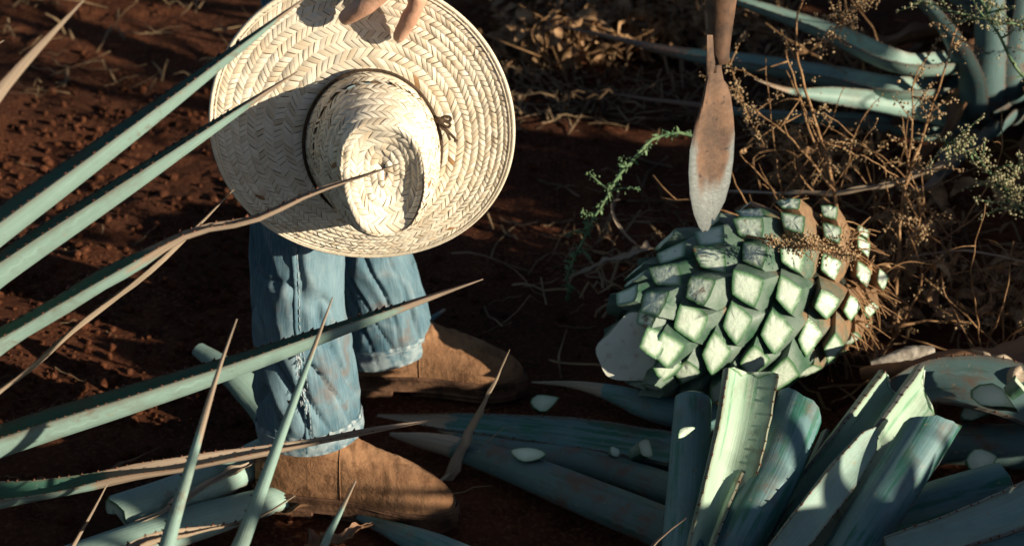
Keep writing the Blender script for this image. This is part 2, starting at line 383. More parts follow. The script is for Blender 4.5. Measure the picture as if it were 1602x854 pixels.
class Plant:
    def __init__(s, loc, label, group='agave plants', inner='leafin_shaded'):
        s.inner = inner
        s.o = empty('agave_plant', loc, label, 'agave plant', group); s.loc = V(loc); s.k = 0
        mb = MB(); rows = []
        for i in range(12):
            t = i / 11; r = .13 * math.sin(math.pi * (.12 + .8 * t)) ; z = -.03 + .36 * t
            rows.append([s.loc + V((math.cos(a) * r * (1 + .1 * math.sin(5 * a + i)), math.sin(a) * r * (1 + .1 * math.sin(5 * a + i)), z)) for a in np.linspace(0, 6.2832, 18, endpoint=False)])
        mb.grid(rows, wrap=True); mb.build('core', M['rind'], s.o)
    def leaf(s, P, W=None, mat='leaf', **kw):
        s.k += 1; mb = leaf(P, W or WSTD, seed=s.k + int(abs(s.loc.x * 100)), inside=mat == 'leaf', **kw); return mb.build('leaf', LM(mat, s.inner if mat == 'leaf' else None), s.o)
    def base(s, tip, h=None):
        d = V(tip) - s.loc; d.z = 0; d.normalize(); return s.loc + d * .09 + V((0, 0, h if h is not None else .24))
    def ros(s, az, el, L, droop=.12, test=None, **kw):
        d = V((math.cos(az), math.sin(az), 0)); hb = lerp(.12, .34, el / 1.5)
        b = s.loc + d * .08 * math.cos(el) + V((0, 0, hb)); e = d * math.cos(el) + V((0, 0, math.sin(el)))
        P = [b, b + e * L * .35 + V((0, 0, .01)), b + e * L * .7 - V((0, 0, droop * .25 * L)), b + e * L - V((0, 0, droop * L))]
        if test and not test(spline(P, 14)): return None
        return s.leaf(P, **kw)
def inframe(p, mg=60):
    a, b, d = proj(p); return d > .1 and -mg < a < 1602 + mg and -mg < b < 854 + mg
def offframe(pts): return not any(inframe(p) for p in pts)

# foreground plant, left
A = Plant((-1.34, -.98, 0), 'spiky blue agave at the left edge, its leaves reaching across the straw hat')
yA = -.97
def yl(*q): return [at_y(a, b, c) for a, b, c in q]
bA = V((-1.27, -.98, .22))
A.leaf([bA + V((0, 0, .06))] + yl((-250, 570, -1.03), (0, 374, -1.02), (250, 182, -1.0), (480, -4, -.98)), wid(1.12), phi=(.5, 1.0, 1.2), dry=(.93, 1.0), roll=.03, tsize=.0038, teeth=.013)
A.leaf([bA] + yl((-250, 632, -.96), (0, 440, -.95), (230, 280, -.94), (466, 113, -.92)), wid(1.12), phi=(.5, 1.05, 1.2), dry=(.90, 1.0), roll=-.06, tsize=.0036, teeth=.013)
A.leaf([bA - V((0, 0, .04))] + yl((-250, 700, -1.0), (0, 548, -.99), (190, 432, -.985), (300, 368, -.98), (400, 346, -.975), (500, 302, -.97), (626, 257, -.96)), [(0, .036), (.3, .04), (.5, .036), (.62, .026), (.72, .017), (.8, .010), (.9, .0055), (1, .0015)], dry=(.68, .82), wav=.35, roll=.02, tsize=.0036, phi=(.5, 1.0, 1.3))
A.leaf([bA - V((0, .02, .05))] + yl((-250, 800, -.95), (0, 618, -.93), (120, 520, -.93), (225, 436, -.925), (300, 365, -.92), (367, 297, -.92)), [(0, .03), (.4, .02), (.6, .013), (.75, .010), (.85, .006), (1, .001)], mat='leafdry', dry=(0, .1), wav=.8, phi=(.9, 1.4, 1.4), thick=.004)
A.leaf([bA - V((0, 0, .08))] + yl((-250, 800, -.98), (0, 706, -.96), (200, 640, -.94), (400, 572, -.92), (560, 512, -.91), (756, 437, -.90)), wid(1.06), dry=(.86, .97), phi=(.5, 1.0, 1.25), roll=-.22, tsize=.0038, teeth=.013)
A.leaf([bA - V((0, 0, .14))] + yl((-250, 840, -1.0), (0, 788, -.98), (110, 766, -.97), (190, 748, -.965), (330, 722, -.95), (500, 693, -.93), (692, 655, -.90)), [(0, .034), (.3, .036), (.47, .030), (.55, .022), (.62, .020), (.75, .015), (.88, .008), (1, .001)], dry=(.60, .67), wav=.5, phi=(.6, 1.1, 1.2), roll=.05)
A.leaf([bA + V((0, 0, .08))] + yl((-420, 640, -1.12), (-200, 390, -1.14), (-60, 235, -1.15), (20, 128, -1.15), (138, -6, -1.15)), [(0, .036), (.5, .036), (.72, .024), (.8, .019), (.9, .011), (1, .001)], dry=(.74, .82), phi=(.5, 1.1, 1.2), roll=-.15)
A.leaf([bA + V((0, .03, .1))] + yl((-420, 500, -1.0), (-200, 240, -1.0), (-90, 130, -1.0), (6, 64, -1.0)), [(0, .036), (.6, .03), (.85, .014), (1, .001)], dry=(.85, .95))
A.leaf([bA - V((0, .05, .12))] + yl((-250, 1010, -1.1), (-40, 960, -1.12), (60, 935, -1.13), (115, 858, -1.13), (169, 756, -1.13)), [(0, .03), (.5, .026), (.75, .010), (.9, .005), (1, .001)], dry=(.5, .6), wav=.4)
for i in range(26):
    az = i * 2.4 + .4; el = lerp(.15, 1.35, (i / 26) ** .8); A.ros(az, el, random.uniform(.85, 1.1), test=offframe)
# foreground plant, below the frame
B = Plant((-.52, -1.62, 0), 'agave in front of the boots showing three upright leaf tips')
bB = V((-.50, -1.58, .25))
B.leaf([bB] + yl((130, 1400, -1.34), (228, 1010, -1.27), (268, 846, -1.24), (303, 722, -1.21), (340, 590, -1.19), (371, 499, -1.18)), [(0, .034), (.3, .034), (.55, .026), (.7, .0165), (.82, .010), (.92, .005), (1, .001)], up=(-.35, .9, .3), phi=(.6, 1.0, 1.3), dry=(.80, .97))
B.leaf([bB + V((.02, 0, 0))] + yl((210, 1400, -1.28), (330, 990, -1.21), (385, 846, -1.18), (436, 702, -1.15), (480, 580, -1.12), (521, 465, -1.10)), [(0, .036), (.3, .036), (.55, .027), (.7, .018), (.84, .0105), (.94, .005), (1, .001)], up=(-.35, .9, .3), phi=(.6, 1.0, 1.3), dry=(.90, 1.0))
B.leaf([bB + V((.05, 0, -.02))] + yl((380, 1300, -1.25), (468, 985, -1.2), (508, 860, -1.18), (535, 800, -1.17), (557, 752, -1.16)), [(0, .036), (.45, .03), (.75, .016), (.9, .0085), (1, .0015)], up=(-.35, .9, .3), phi=(.6, 1.0, 1.2), dry=(.93, 1.0))
B.leaf([bB - V((.05, 0, .1))] + yl((40, 1100, -1.35), (180, 880, -1.22), (300, 838, -1.18), (400, 812, -1.15), (462, 775, -1.14)), [(0, .02), (.5, .011), (.8, .008), (1, .002)], mat='leafdry', dry=(0, .1), wav=.7, phi=(.8, 1.3, 1.3), thick=.004)
B.leaf([bB + V((.1, 0, -.05))] + yl((700, 1250, -1.3), (900, 1010, -1.24), (985, 900, -1.2), (1030, 845, -1.18), (1074, 810, -1.17)), [(0, .03), (.55, .02), (.8, .0075), (.92, .004), (1, .001)], dry=(.6, .75))
for i in range(16):
    az = i * 2.4; el = lerp(.2, 1.2, i / 16); B.ros(az, el, random.uniform(.6, .9), test=offframe)
# background plant, upper right
D = Plant((1.14, .62, 0), 'blue agave at the upper right, dappled leaves spreading left behind the tool', inner='leaf')
def dl(*q): return [at_d(a, b, c) for a, b, c in q]
D.leaf([D.loc + V((-.06, -.03, .11))] + dl((1530, 190, 3.55), (1420, 172, 3.5), (1320, 156, 3.45), (1240, 145, 3.42), (1180, 124, 3.4)), [(0, .03), (.3, .03), (.6, .03), (.78, .022), (.88, .009), (1, .001)], up=(0, -.3, 1), phi=(.5, .8, 1), dry=(.86, .92), roll=-.5)
D.leaf([D.loc + V((-.08, 0, .14))] + dl((1500, 212, 3.62), (1350, 196, 3.6), (1200, 185, 3.6), (1080, 166, 3.6), (1010, 156, 3.6), (960, 147, 3.6)), [(0, .034), (.4, .034), (.68, .02), (.8, .012), (.92, .006), (1, .001)], dry=(.72, .8), roll=.15)
D.leaf([D.loc + V((-.06, .06, .26))] + dl((1520, 70, 3.85), (1430, -2, 3.8), (1380, -60, 3.8)), wid(.95), dry=(.9, 1))
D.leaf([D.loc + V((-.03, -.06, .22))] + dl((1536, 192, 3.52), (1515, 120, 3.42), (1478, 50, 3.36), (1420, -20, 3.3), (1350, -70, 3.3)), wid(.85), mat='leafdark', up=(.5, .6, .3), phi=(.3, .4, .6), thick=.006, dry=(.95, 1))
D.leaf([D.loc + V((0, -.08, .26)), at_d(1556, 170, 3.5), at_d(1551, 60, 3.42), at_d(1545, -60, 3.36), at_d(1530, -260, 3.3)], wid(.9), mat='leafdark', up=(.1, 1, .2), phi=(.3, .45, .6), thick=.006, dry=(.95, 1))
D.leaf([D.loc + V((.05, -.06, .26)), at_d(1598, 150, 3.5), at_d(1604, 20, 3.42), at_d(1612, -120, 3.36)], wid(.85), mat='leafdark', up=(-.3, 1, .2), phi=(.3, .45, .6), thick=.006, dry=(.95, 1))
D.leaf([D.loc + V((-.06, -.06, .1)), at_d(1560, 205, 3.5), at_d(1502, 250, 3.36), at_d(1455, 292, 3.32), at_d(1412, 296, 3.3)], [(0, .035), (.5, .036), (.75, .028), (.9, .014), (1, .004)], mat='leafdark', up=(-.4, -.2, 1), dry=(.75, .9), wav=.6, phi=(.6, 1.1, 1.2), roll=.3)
for i in range(9):     # dead leaves hanging to the ground
    az = R(150 + 22 * i + random.uniform(-8, 8)); d = V((math.cos(az), math.sin(az), 0)); b = D.loc + d * .1 + V((0, 0, .16)); L = random.uniform(.35, .55)
    D.leaf([b, b + d * L * .3 + V((0, 0, .03)), b + d * L * .6 - V((0, 0, .08)), b + d * L * .8 - V((0, 0, .14))], wid(.8), mat='deadleaf', dry=(.3, .6), wav=1.0, phi=(.5, 1, 1.4), teeth=.02)
_tD = [at_z(a, b, c) for a, b, c in ((900, 48, .13), (960, 62, .13), (1010, 75, .13), (1060, 88, .13), (1180, 18, .29), (1230, 38, .28), (1280, 56, .27))] + [at_d(a, b, 3.5) for a, b in ((1000, 156), (1050, 162), (1085, 168), (1200, 128), (1240, 146), (1280, 150), (1330, 158), (1380, 165))]
_s1 = SUN.orthogonal().normalized(); _s2 = SUN.cross(_s1)
def clear(pts): return all(math.hypot((p - q).dot(_s1), (p - q).dot(_s2)) > .04 for p in spline(pts, 24) for q in _tD if (p - q).dot(SUN) > .05)
for i in range(34):  # mostly dark-toned leaves, dappled shade put into the colour
    az = i * 2.4 + 1; el = lerp(.1, 1.4, (i / 34) ** .8)
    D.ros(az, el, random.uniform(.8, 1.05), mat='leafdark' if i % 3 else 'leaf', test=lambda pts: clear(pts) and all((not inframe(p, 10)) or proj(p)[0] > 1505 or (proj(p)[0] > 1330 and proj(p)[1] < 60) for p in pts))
E = Plant((1.75, 1.75, 0), 'agave farther back at the upper right, behind the dappled one', inner='leaf')
D.leaf([D.loc + V((-.08, .06, .08))] + [at_z(a, b, c) for a, b, c in ((1420, 148, .16), (1300, 130, .14), (1180, 108, .13), (1060, 88, .12), (960, 62, .12), (852, 37, .13))], [(0, .04), (.4, .045), (.62, .034), (.72, .024), (.82, .013), (.92, .006), (1, .001)], dry=(.68, .78))
D.leaf([D.loc + V((-.06, .08, .13))] + [at_z(a, b, c) for a, b, c in ((1430, 112, .24), (1300, 60, .26), (1220, 30, .28), (1150, 4, .3), (1060, -36, .32))], wid(1.1), dry=(.9, 1))
for i in range(30):
    az = i * 2.4 + .7; el = lerp(.1, 1.4, (i / 30) ** .8)
    E.ros(az, el, random.uniform(.85, 1.1), test=lambda pts: clear(pts) and all((not inframe(p, 10)) or proj(p)[0] > 1290 for p in pts))
# ------------------------------------------------------------------ straw hat
HY = -.80                                          # brim plane; crown points at the viewer (-Y)
HC = at_y(568, 199, HY)
def hatv(x, z, h): return HC + V((x, -h, z))
def el(th, a, b, e=2.0):
    c, s = math.cos(th), math.sin(th); r = (abs(c / a) ** e + abs(s / b) ** e) ** (-1 / e); return r * c, r * s
HR = .118
def hat(s, th):
    """s 0..1 dent, 1..2 crown wall, 2..3 brim; th from +x towards +z"""
    bx, bz = el(th, .0835, .103); bx += .010; bz -= .024
    tb = 1 - .10 * sstep(.2, 1, -math.sin(th))
    rx, rz = el(th, .0475, .0725, 2.7); rx = rx * tb + .031; rz -= .017
    if s <= 1:
        cx, cz = .033, -.014 + .009 * math.sin(th)
        x, z = lerp(cx, rx, s), lerp(cz, rz, s)
        q = max(0, 1 - s * s); d = .022 * q ** .6 * (1 + .45 * s * math.cos(th + .3)) + .004 * max(0, math.cos(th)) * s * s
        h = HR - d + .003 * math.sin(2 * th) - .004 * q * mn.noise(V((x * 60, z * 60, 3)))
        if s > .82: h -= .006 * ((s - .82) / .18) ** 2
        h += .004 * s * mn.noise(V((math.cos(th) * 1.4, math.sin(th) * 1.4, 6)))
    elif s <= 2:
        t = s - 1; k = .5 * t + .5 * t ** 2.0; x, z = lerp(rx, bx, k), lerp(rz, bz, k)
        bul = math.sin(math.pi * min(1, t * 1.05)) * .010; x += math.cos(th) * bul; z += math.sin(th) * bul
        h = lerp(HR - .006 - .004 * max(0, math.cos(th)) + .004 * mn.noise(V((math.cos(th) * 1.4, math.sin(th) * 1.4, 6))), .002, t ** 1.15) + .003 * math.sin(math.pi * t) * mn.noise(V((math.cos(th) * 3, math.sin(th) * 3, t * 3)))
    else:
        t = s - 2; ox, oz = el(th, .1855, .1925, 2.05); x, z = lerp(bx, ox, t), lerp(bz, oz, t)
        h = .002 * (1 - t) + t * t * (.012 * math.cos(2 * th) + .006 * math.sin(th)) + .003 * t * mn.noise(V((math.cos(th) * 1.5, math.sin(th) * 1.5, 1)))
    return hatv(x, z, h)
def hatn(s, th):
    e = .004; a = hat(min(3, s + e), th) - hat(max(0.001, s - e), th); b = hat(s, th + e) - hat(s, th - e); n_ = a.cross(b)
    n_.normalize(); return n_ if n_.y < 0 or True else -n_
HT = empty('straw_hat', HC, 'wide woven straw hat held by its brim in front of the jeans', 'hat')
def sgn():
    return 1 if hatn(2.5, 1).y < 0 else -1
SG = sgn()
# underlay shell with the row of eyelets left open
def hole(s, th): return False
holes = [(1.70, R(a)) for a in (38, 52, 66, 80, 94, 108, 122, 138, 155, 172)]
ns, nt_ = 78, 150
for nm_, s0, s1 in (('crown', .0, 2.0), ('brim', 2.0, 3.0)):
    mb = MB(); cnt = ns if nm_ == 'crown' else 30
    ss = [lerp(max(.004, s0), s1, i / (cnt - 1)) for i in range(cnt)]
    for off, fl in ((-.0006, False), (-.0022, True)):
        rows = [[hat(s, 6.28319 * j / nt_) + hatn(s, 6.28319 * j / nt_) * SG * off for j in range(nt_)] for s in ss]
        o = len(mb.v); mb.grid(rows, wrap=True, flip=fl)
    keep = []
    for f in mb.f:
        i, j = divmod(f[0] % (cnt * nt_), nt_); s = ss[min(i, cnt - 1)]; th = 6.28319 * (j + .5) / nt_
        hid = nm_ == 'crown' and any(abs(s - a) < .055 and abs((th - b + math.pi) % 6.28319 - math.pi) < .065 for a, b in holes)
        if not hid: keep.append(f)
    mb.f = keep; mb.m = [0] * len(keep); part = mb.build(nm_, M['strawbase'], HT)
    if nm_ == 'crown': CROWN = part
    else: BRIM = part
    if nm_ == 'brim':
        e = MB(); e.tube([hat(2.995, 6.28319 * j / 140) for j in range(141)], .0026, 8, caps=False)
        e.tube([hat(2.955, 6.28319 * j / 140) + hatn(2.955, 6.28319 * j / 140) * SG * .0012 for j in range(141)], .0011, 6, caps=False)
        e.build('edge_binding', M['binding'], part)
def ringlen(s):
    q = [hat(s, 6.28319 * j / 60) for j in range(60)]; return sum((a - b).length for a, b in zip(q, q[1:] + q[:1]))
def arclen(s0, s1, th): 
    q = [hat(lerp(s0, s1, i / 10), th) for i in range(11)]; return sum((a - b).length for a, b in zip(q, q[1:]))
strips = []
rings = []
s = .035
while s < 2.99:
    st = .0106 if s < 2.25 else lerp(.0100, .0072, (s - 2.25) / .75)
    ln = sum(arclen(s, min(3, s + .05), a) for a in (.3, 1.8, 3.4, 5)) / 4 / .05
    if s < 1: st = .0095
    s2 = min(s + st / max(ln, .01), 2.995); rings.append((s, s2)); s = s2
rings = [r_ for r_ in rings if r_[1] - r_[0] > .02]
for ri, (s0, s1) in enumerate(rings):
    sm = (s0 + s1) / 2; cl_ = ringlen(sm); n_ = max(10, int(cl_ / (lerp(.0086, .0068, sm - 2) if sm > 2 else .0078))); dth = 6.28319 / n_; dirn = 1 if ri % 2 else -1
    ph = random.random() * dth; slant = (.0100 if sm < 2.2 else lerp(.0098, .0072, sm - 2)) / cl_ * 6.28319 * dirn * (1 if sm > .5 else .5)
    openring = any(abs(sm - a) < .05 for a, b in holes)
    for k in range(n_):
        t0 = ph + k * dth + random.uniform(-.05, .05) * dth
        wd = dth * random.uniform(.84, .97); 
        if openring and R(25) < (t0 + slant * .5) % 6.28319 < R(185): wd *= .62
        if openring and any(abs((t0 - b + math.pi) % 6.28319 - math.pi) < .07 for a, b in holes): continue
        rise = random.uniform(.0007, .0016) * (1.1 if sm > 2 else 1); tilt = random.uniform(-.0005, .0005); ext = .16 * random.uniform(.6, 1.4)
        vs_, ls_ = [], []; tone = min(1, max(0, random.gauss(.36, .30))); dmg = 1 if random.random() < .002 else 0
        for i in range(6):
            u = lerp(-ext, 1 + ext, i / 5)
            for j in range(3):
                v = j / 2; ss_ = min(2.985, max(.03, lerp(s0, s1, u))); th = t0 + slant * (u - .5) + wd * (v - .5)
                hh = rise * (1 - (2 * min(1, max(0, (u + ext) / (1 + 2 * ext))) - 1) ** 2 * 1.55) + (.00035 if j == 1 else 0) + tilt * (2 * v - 1)
                vs_.append(hat(ss_, th) + hatn(ss_, th) * SG * hh); ls_.append((u * .0125 + tone * 9, v * .007, ri))
        fs_ = [(i * 3 + j, i * 3 + j + 1, i * 3 + j + 4, i * 3 + j + 3) for i in range(5) for j in range(2)]
        strips.append((sm, t0, vs_, fs_, (dmg, 0, tone, 0), ls_))
bst = [q for q in strips if q[0] > 2]
bst.sort(key=lambda q: -((q[2][17] - q[2][0]).length) - (.02 if -1.2 < ((q[1] + math.pi) % 6.28319 - math.pi) < 1.6 else 0)); pick = set(id(q) for q in bst[:300])
wb, wc = MB(), MB()
for q in strips:
    if id(q) in pick:
        mb = MB(); mb.add(q[2], q[3], 0, [q[4]] * 18, q[5]); mb.build('straw_strip', M['straw'], BRIM)
    else: (wb if q[0] > 2 else wc).add(q[2], q[3], 0, [q[4]] * 18, q[5])
tag(wb.build('straw_weave', M['straw'], BRIM), kind='stuff'); tag(wc.build('straw_weave', M['straw'], CROWN), kind='stuff')
cb = MB(); q = [hat(1.97 - .03 * math.sin(6.28319 * j / 90), 6.28319 * j / 90) + hatn(1.97, 6.28319 * j / 90) * SG * .0035 for j in range(91)]
cb.tube(q, .0021, 8, caps=False); band = cb.build('hat_cord', M['cord'], HT)
kn = at_y(688, 186, HY - .012); kb = MB()
def pth(*o): return spline([kn + V((a * .001, -c * .001, b * .001)) for a, b, c in o], 14)
kb.tube(pth((-4, 0, 2), (0, 0, 5), (4, -1, 2)), .0042, 8)
kb.tube(pth((0, 0, 3), (5, 5, 5), (13, 4, 4), (12, -1, 5), (2, -1, 4)), .0018, 6); kb.tube(pth((0, 0, 3), (4, -5, 6), (11, -9, 5), (12, -3, 6), (2, 0, 5)), .0018, 6)
kb.tube(pth((0, 0, 3), (5, -8, 4), (11, -17, 3), (18, -25, 3)), .0019, 6); kb.tube(pth((0, 0, 3), (2, -9, 5), (8, -16, 4), (12, -27, 3)), .0017, 6)
for k in range(7): kb.tube(pth((18, -25, 3), (20 + k * .8 - 3, -29 - k % 3, 3 + k % 2)), .0008, 4)
kb.build('cord_bow', M['cord'], band)
# ------------------------------------------------------------------ person
gR = at_z(470, 772); gL = at_z(600, 592); yR, yL = gR.y, gL.y
PR = empty('person', (gR.x, (yR + yL) / 2, 0), 'person in faded jeans and brown boots standing sideways, holding the hat', 'person')
def leg_rows(cx, rad, hem_tilt, seed, wrinkle):
    """cx: list of (z, x, y), rad: [(z, rx, ry)]"""
    rows, cols, lcs = [], [], []; nz, na = 190, 120
    z0, z1 = cx[0][0], cx[-1][0]
    for i in range(nz):
        z = lerp(z0, z1, (i / (nz - 1)) ** 1.15)
        x = interp([(a[0], a[1]) for a in cx], z); y = interp([(a[0], a[2]) for a in cx], z); rx = interp([(a[0], a[1]) for a in rad], z); ry = interp([(a[0], a[2]) for a in rad], z)
        row, co, lc = [], [], []
        for j in range(na):
            th = 6.28319 * j / na; c, s_ = math.cos(th), math.sin(th)
            amp = interp([(0, .0), (.03, .5), (.10, 1.25), (.22, 1.0), (.36, .75), (.48, 1.0), (.6, .6), (1.0, .5)], z - z0) * wrinkle
            q = V((c * 1.0 + seed, s_ * 1.0, z * 9 + .9 * math.sin(th + seed) + .5 * c))
            f1 = 1 - abs(mn.noise(q)) * 2.6; f2 = 1 - abs(mn.noise(V((c * 2.2 + seed * 2, s_ * 2.2, z * 17 - 1.4 * math.sin(th * 1 + 1 + seed))))) * 2.4
            nz_ = abs(mn.noise(V((c * 1.0 + seed * 3, s_ * 1.0, z * 9 + 1.6 * math.sin(th * .5 + seed * 2) + 1.1 * c)))); cre = max(0, 1 - nz_ * 8) ** 1.3
            d = amp * (.0045 * f1 + .002 * f2 - .009 * cre) + .006 * mn.noise(V((c * .8, s_ * .8 + seed, z * 4)))
            zz = z + hem_tilt(th) * max(0, 1 - (z - z0) / .12) + amp * .004 * mn.noise(q * 1.3)
            row.append(V((x + c * (rx + d), y + s_ * (ry + d), zz)))
            wear = max(0, f1 - .75) * .9 + (.7 if z - z0 < .012 else 0)
            mud = sstep(.42, .0, z - z0) * .9 + .12 * sstep(-.3, .4, mn.noise(V((x * 7 + c, s_, z * 5))))
            co.append((min(1, wear), mud, .5, 0)); lc.append((z * 1.0, th * .075, seed))
        rows.append(row); cols.append(co); lcs.append(lc)
    return rows, cols, lcs
def pz(px, py, y): p = at_y(px, py, y); return p.z, p.x, y
cR = sorted([pz(487, 668, yR), pz(476, 575, yR), pz(465, 470, yR + .005), pz(469, 385, yR + .01)]) + [(.54, gR.x + .035, yR + .02), (.72, gR.x + .075, yR + .04), (.98, gR.x + .09, yR + .075)]
radR = [(cR[0][0], .074, .064), (.2, .068, .066), (.3, .061, .065), (.42, .063, .068), (.55, .070, .074), (.75, .085, .088), (.98, .11, .10)]
cL = sorted([pz(607, 543, yL), pz(600, 470, yL), pz(583, 390, yL)]) + [(.54, gL.x + .0, yL - .01), (.72, gL.x - .02, yL - .03), (.98, gR.x + .09, yL - .07)]
radL = [(cL[0][0], .074, .064), (.2, .064, .064), (.3, .046, .062), (.42, .044, .066), (.55, .062, .078), (.75, .085, .09), (.98, .11, .10)]
jm = MB()
rR, cc, ll = leg_rows(cR, radR, lambda t: -.010 * math.cos(t + .6) + .012 * math.cos(t), 1.3, 1.05); jm.grid(rR, 0, cc, ll, wrap=True)
rL, cc2, ll2 = leg_rows(cL, radL, lambda t: .014 * math.cos(t) - .004, 4.7, .95); jm.grid(rL, 0, cc2, ll2, wrap=True)
hx, hy = gR.x + .09, (yR + yL) / 2
prow = [[V((hx + math.cos(t) * a, hy + math.sin(t) * b, z)) for t in np.linspace(0, 6.28319, 60, endpoint=False)] for z, a, b in ((.86, .10, .17), (.93, .125, .19), (1.0, .125, .185), (1.08, .115, .17))]
jm.grid(prow, wrap=True); JE = jm.build('jeans', M['denim'], PR); JE['label'] = 'faded blue denim jeans with mud stains and creases'
sol = JE.modifiers.new('thickness', 'SOLIDIFY'); sol.thickness = .0022; sol.offset = -1
for rw, na in ((rR, 120), (rL, 120)):
    hm = MB(); rr = []
    for i in range(0, 12):
        row = []
        for j in range(na):
            a = rw[i][j]; c = rw[0][j] * 0; cen = sum(rw[i], V()) / na; o = (a - cen).normalized(); e = .0022 * math.sin(math.pi * (i + .5) / 12) ** .4 + .0009 * mn.noise(V((j * .55, i * .15, 3)))
            row.append(a + o * e)
        rr.append(row)
    hm.grid(rr, 0, [[(.55 + .45 * math.sin(j * 1.7) * (i > 8 or i < 2), .5, .5, 0) for j in range(na)] for i in range(12)], [[(i * .004, j * .004, 9) for j in range(na)] for i in range(12)], wrap=True)
    h = hm.build('hem', M['denim'], JE)
    tb = MB(); tb.tube([rr[9][j % na] + (rr[9][j % na] - sum(rr[9], V()) / na).normalized() * .0008 for j in range(na + 1)], .0007, 5, caps=False); tb.build('hem_stitch', M['thread'], JE)
# outer seam, felled ridge with stitching, on the near side of the near leg
def seam(rw, jf, i0, i1, off, r, name, mat, wob=0, dash=False):
    q = []
    for i in range(i0, i1):
        j = jf(i); a = rw[i][int(j) % 120].lerp(rw[i][(int(j) + 1) % 120], j % 1); cen = sum(rw[i], V()) / 120; q.append(a + (a - cen).normalized() * off + V((wob * mn.noise(V((i * .7, 2, 1))), 0, 0)))
    mb = MB()
    if dash:
        for k in range(0, len(q) - 2, 3): mb.tube(q[k:k + 3], r, 5)
    else: mb.tube(q, r, 8)
    mb.build(name, mat, JE)
jf = lambda i: 90 + 4 * math.sin(i * .03) - i * .045
seam(rR, jf, 3, 186, .0006, .0026, 'side_seam', M['denim'], .001)
seam(rR, lambda i: jf(i) + 1.6, 3, 186, .0007, .0008, 'seam_stitch', M['thread'], 0, True)
fr = MB()
for k in range(44):
    i = random.randint(24, 50); a = rR[i][int(jf(i)) % 120]; o = V((random.uniform(-.2, 1), -1, random.uniform(-.5, .5))).normalized(); b = a + V((random.uniform(-.004, .006), -.002, 0))
    fr.tube([b, b + o * .004, b + o * random.uniform(.006, .009) + V((0, 0, -.003))], .0006, 4)
tag(fr.build('frayed_threads', M['white_thread'], JE), kind='stuff')
# boots
def boot(heel, yaw, L, label):
    rot = Matrix.Rotation(yaw, 3, 'Z'); z0 = .026
    def T(p): return V(heel) + rot @ V(p)
    hw = lambda u: interp([(0, .004), (.015, .017), (.05, .027), (.15, .033), (.3, .035), (.42, .035), (.55, .038), (.68, .0435), (.78, .043), (.87, .036), (.94, .025), (.98, .015), (1, .005)], u)
    ht = lambda u: interp([(0, .035), (.02, .058), (.06, .075), (.085, .11), (.12, .185), (.14, .20), (.30, .20), (.36, .155), (.42, .112), (.50, .088), (.58, .074), (.68, .062), (.78, .053), (.87, .045), (.94, .035), (.985, .024), (1, .012)], u)
    cen = lambda u: .006 * math.sin(math.pi * u) - .012 * sstep(.6, 1, u)
    mb = MB(); rows = []
    for i in range(90):
        u = i / 89; u = u + .02 * math.sin(2 * math.pi * u) * 0; row = []; w_, h_ = hw(u), ht(u)
        for j in range(33):
            a = math.pi * j / 32; c, s_ = math.cos(a), math.sin(a)
            pw = lerp(.62, .95, sstep(.3, .9, u)); y = w_ * math.copysign(abs(c) ** .8, c); z = h_ * abs(s_) ** pw
            if h_ > .1: y *= lerp(1, .93, z / h_)
            cr = sstep(.42, .5, u) * sstep(.78, .66, u)
            bend = (cr * .006 * (abs(mn.noise(V((u * 22 + c * 1.2, c * 1.6, yaw * 9)))) - .25) - sstep(.36, .42, u) * sstep(.58, .5, u) * .006 * max(0, 1 - abs(mn.noise(V((u * 26 + c * .8, c * 1.1, 3 + yaw)))) * 6)) * s_ + .003 * mn.noise(V((u * 9, c * 1.5, s_ * 2 + yaw)))
            row.append(T((u * L, y + cen(u), z0 + z + bend * s_)))
        rows.append(row)
    mb.grid(rows); bo = mb.build('boot', M['suede'], PR); bo['label'] = label
    def slab(z0_, z1_, grow, u0=0, u1=1, nm='sole', mat='sole', hb=0):
        out = []
        n_ = 46
        for sd in (1, -1):
            for i in range(n_):
                t = i / (n_ - 1); u = lerp(u0, u1, t if sd > 0 else 1 - t); wv = hw(u) + grow
                x = u * L + (grow if u > .98 else -grow if u < .02 else 0); out.append((x, sd * wv + cen(u)))
        m2 = MB(); rws = []
        for z, gx_ in ((z0_, -.003), (z0_ + .003, 0), ((z0_ + z1_) / 2, -.0012), (z1_ - .002, .0003), (z1_, -.002)):
            rws.append([T((x + gx_ * (1 if x > L * .5 else -1), y + math.copysign(gx_, y), z + .001 * mn.noise(V((x * 60, y * 60, z * 9))))) for x, y in out])
        m2.grid(rws, wrap=True); k = len(out); o = len(m2.v)
        m2.f.append(tuple(range(o - k, o))); m2.m.append(0); m2.f.append(tuple(range(k - 1, -1, -1))); m2.m.append(0)
        return m2.build(nm, M[mat], bo, sharp=50)
    slab(.010, .030, .0055); slab(-.012, .012, .002, 0, .30, 'heel'); slab(.0, .0105, .003, .40, 1, 'outsole')
    wl = MB(); q = []
    for sd in (1, -1):
        for i in range(40):
            u = lerp(.02, 1, i / 39 if sd > 0 else 1 - i / 39); q.append(T((u * L + .002 * (u > .97), sd * (hw(u) + .002) + cen(u), .031)))
    wl.tube(q, .0024, 6); wl.build('welt', M['sole'], bo)
    # side seam of the shaft and toe stitch
    sm_ = MB(); sm_.tube([rows[40][j] * 1 + V((0, -.0003, .0003)) for j in range(20, 33)], .0009, 5); sm_.build('boot_seam', M['suede'], bo)
    return bo
tR = at_z(716, 792, .02); hR = V((tR.x - .305, yR + .0, -.004)); yawR = math.atan2(tR.y - hR.y, tR.x - hR.x)
boot((tR.x - .305 * math.cos(yawR), tR.y - .305 * math.sin(yawR), -.002), yawR, .305, 'scuffed tan boot nearer the viewer')
tL = at_z(820, 588, .02); yawL = R(-3)
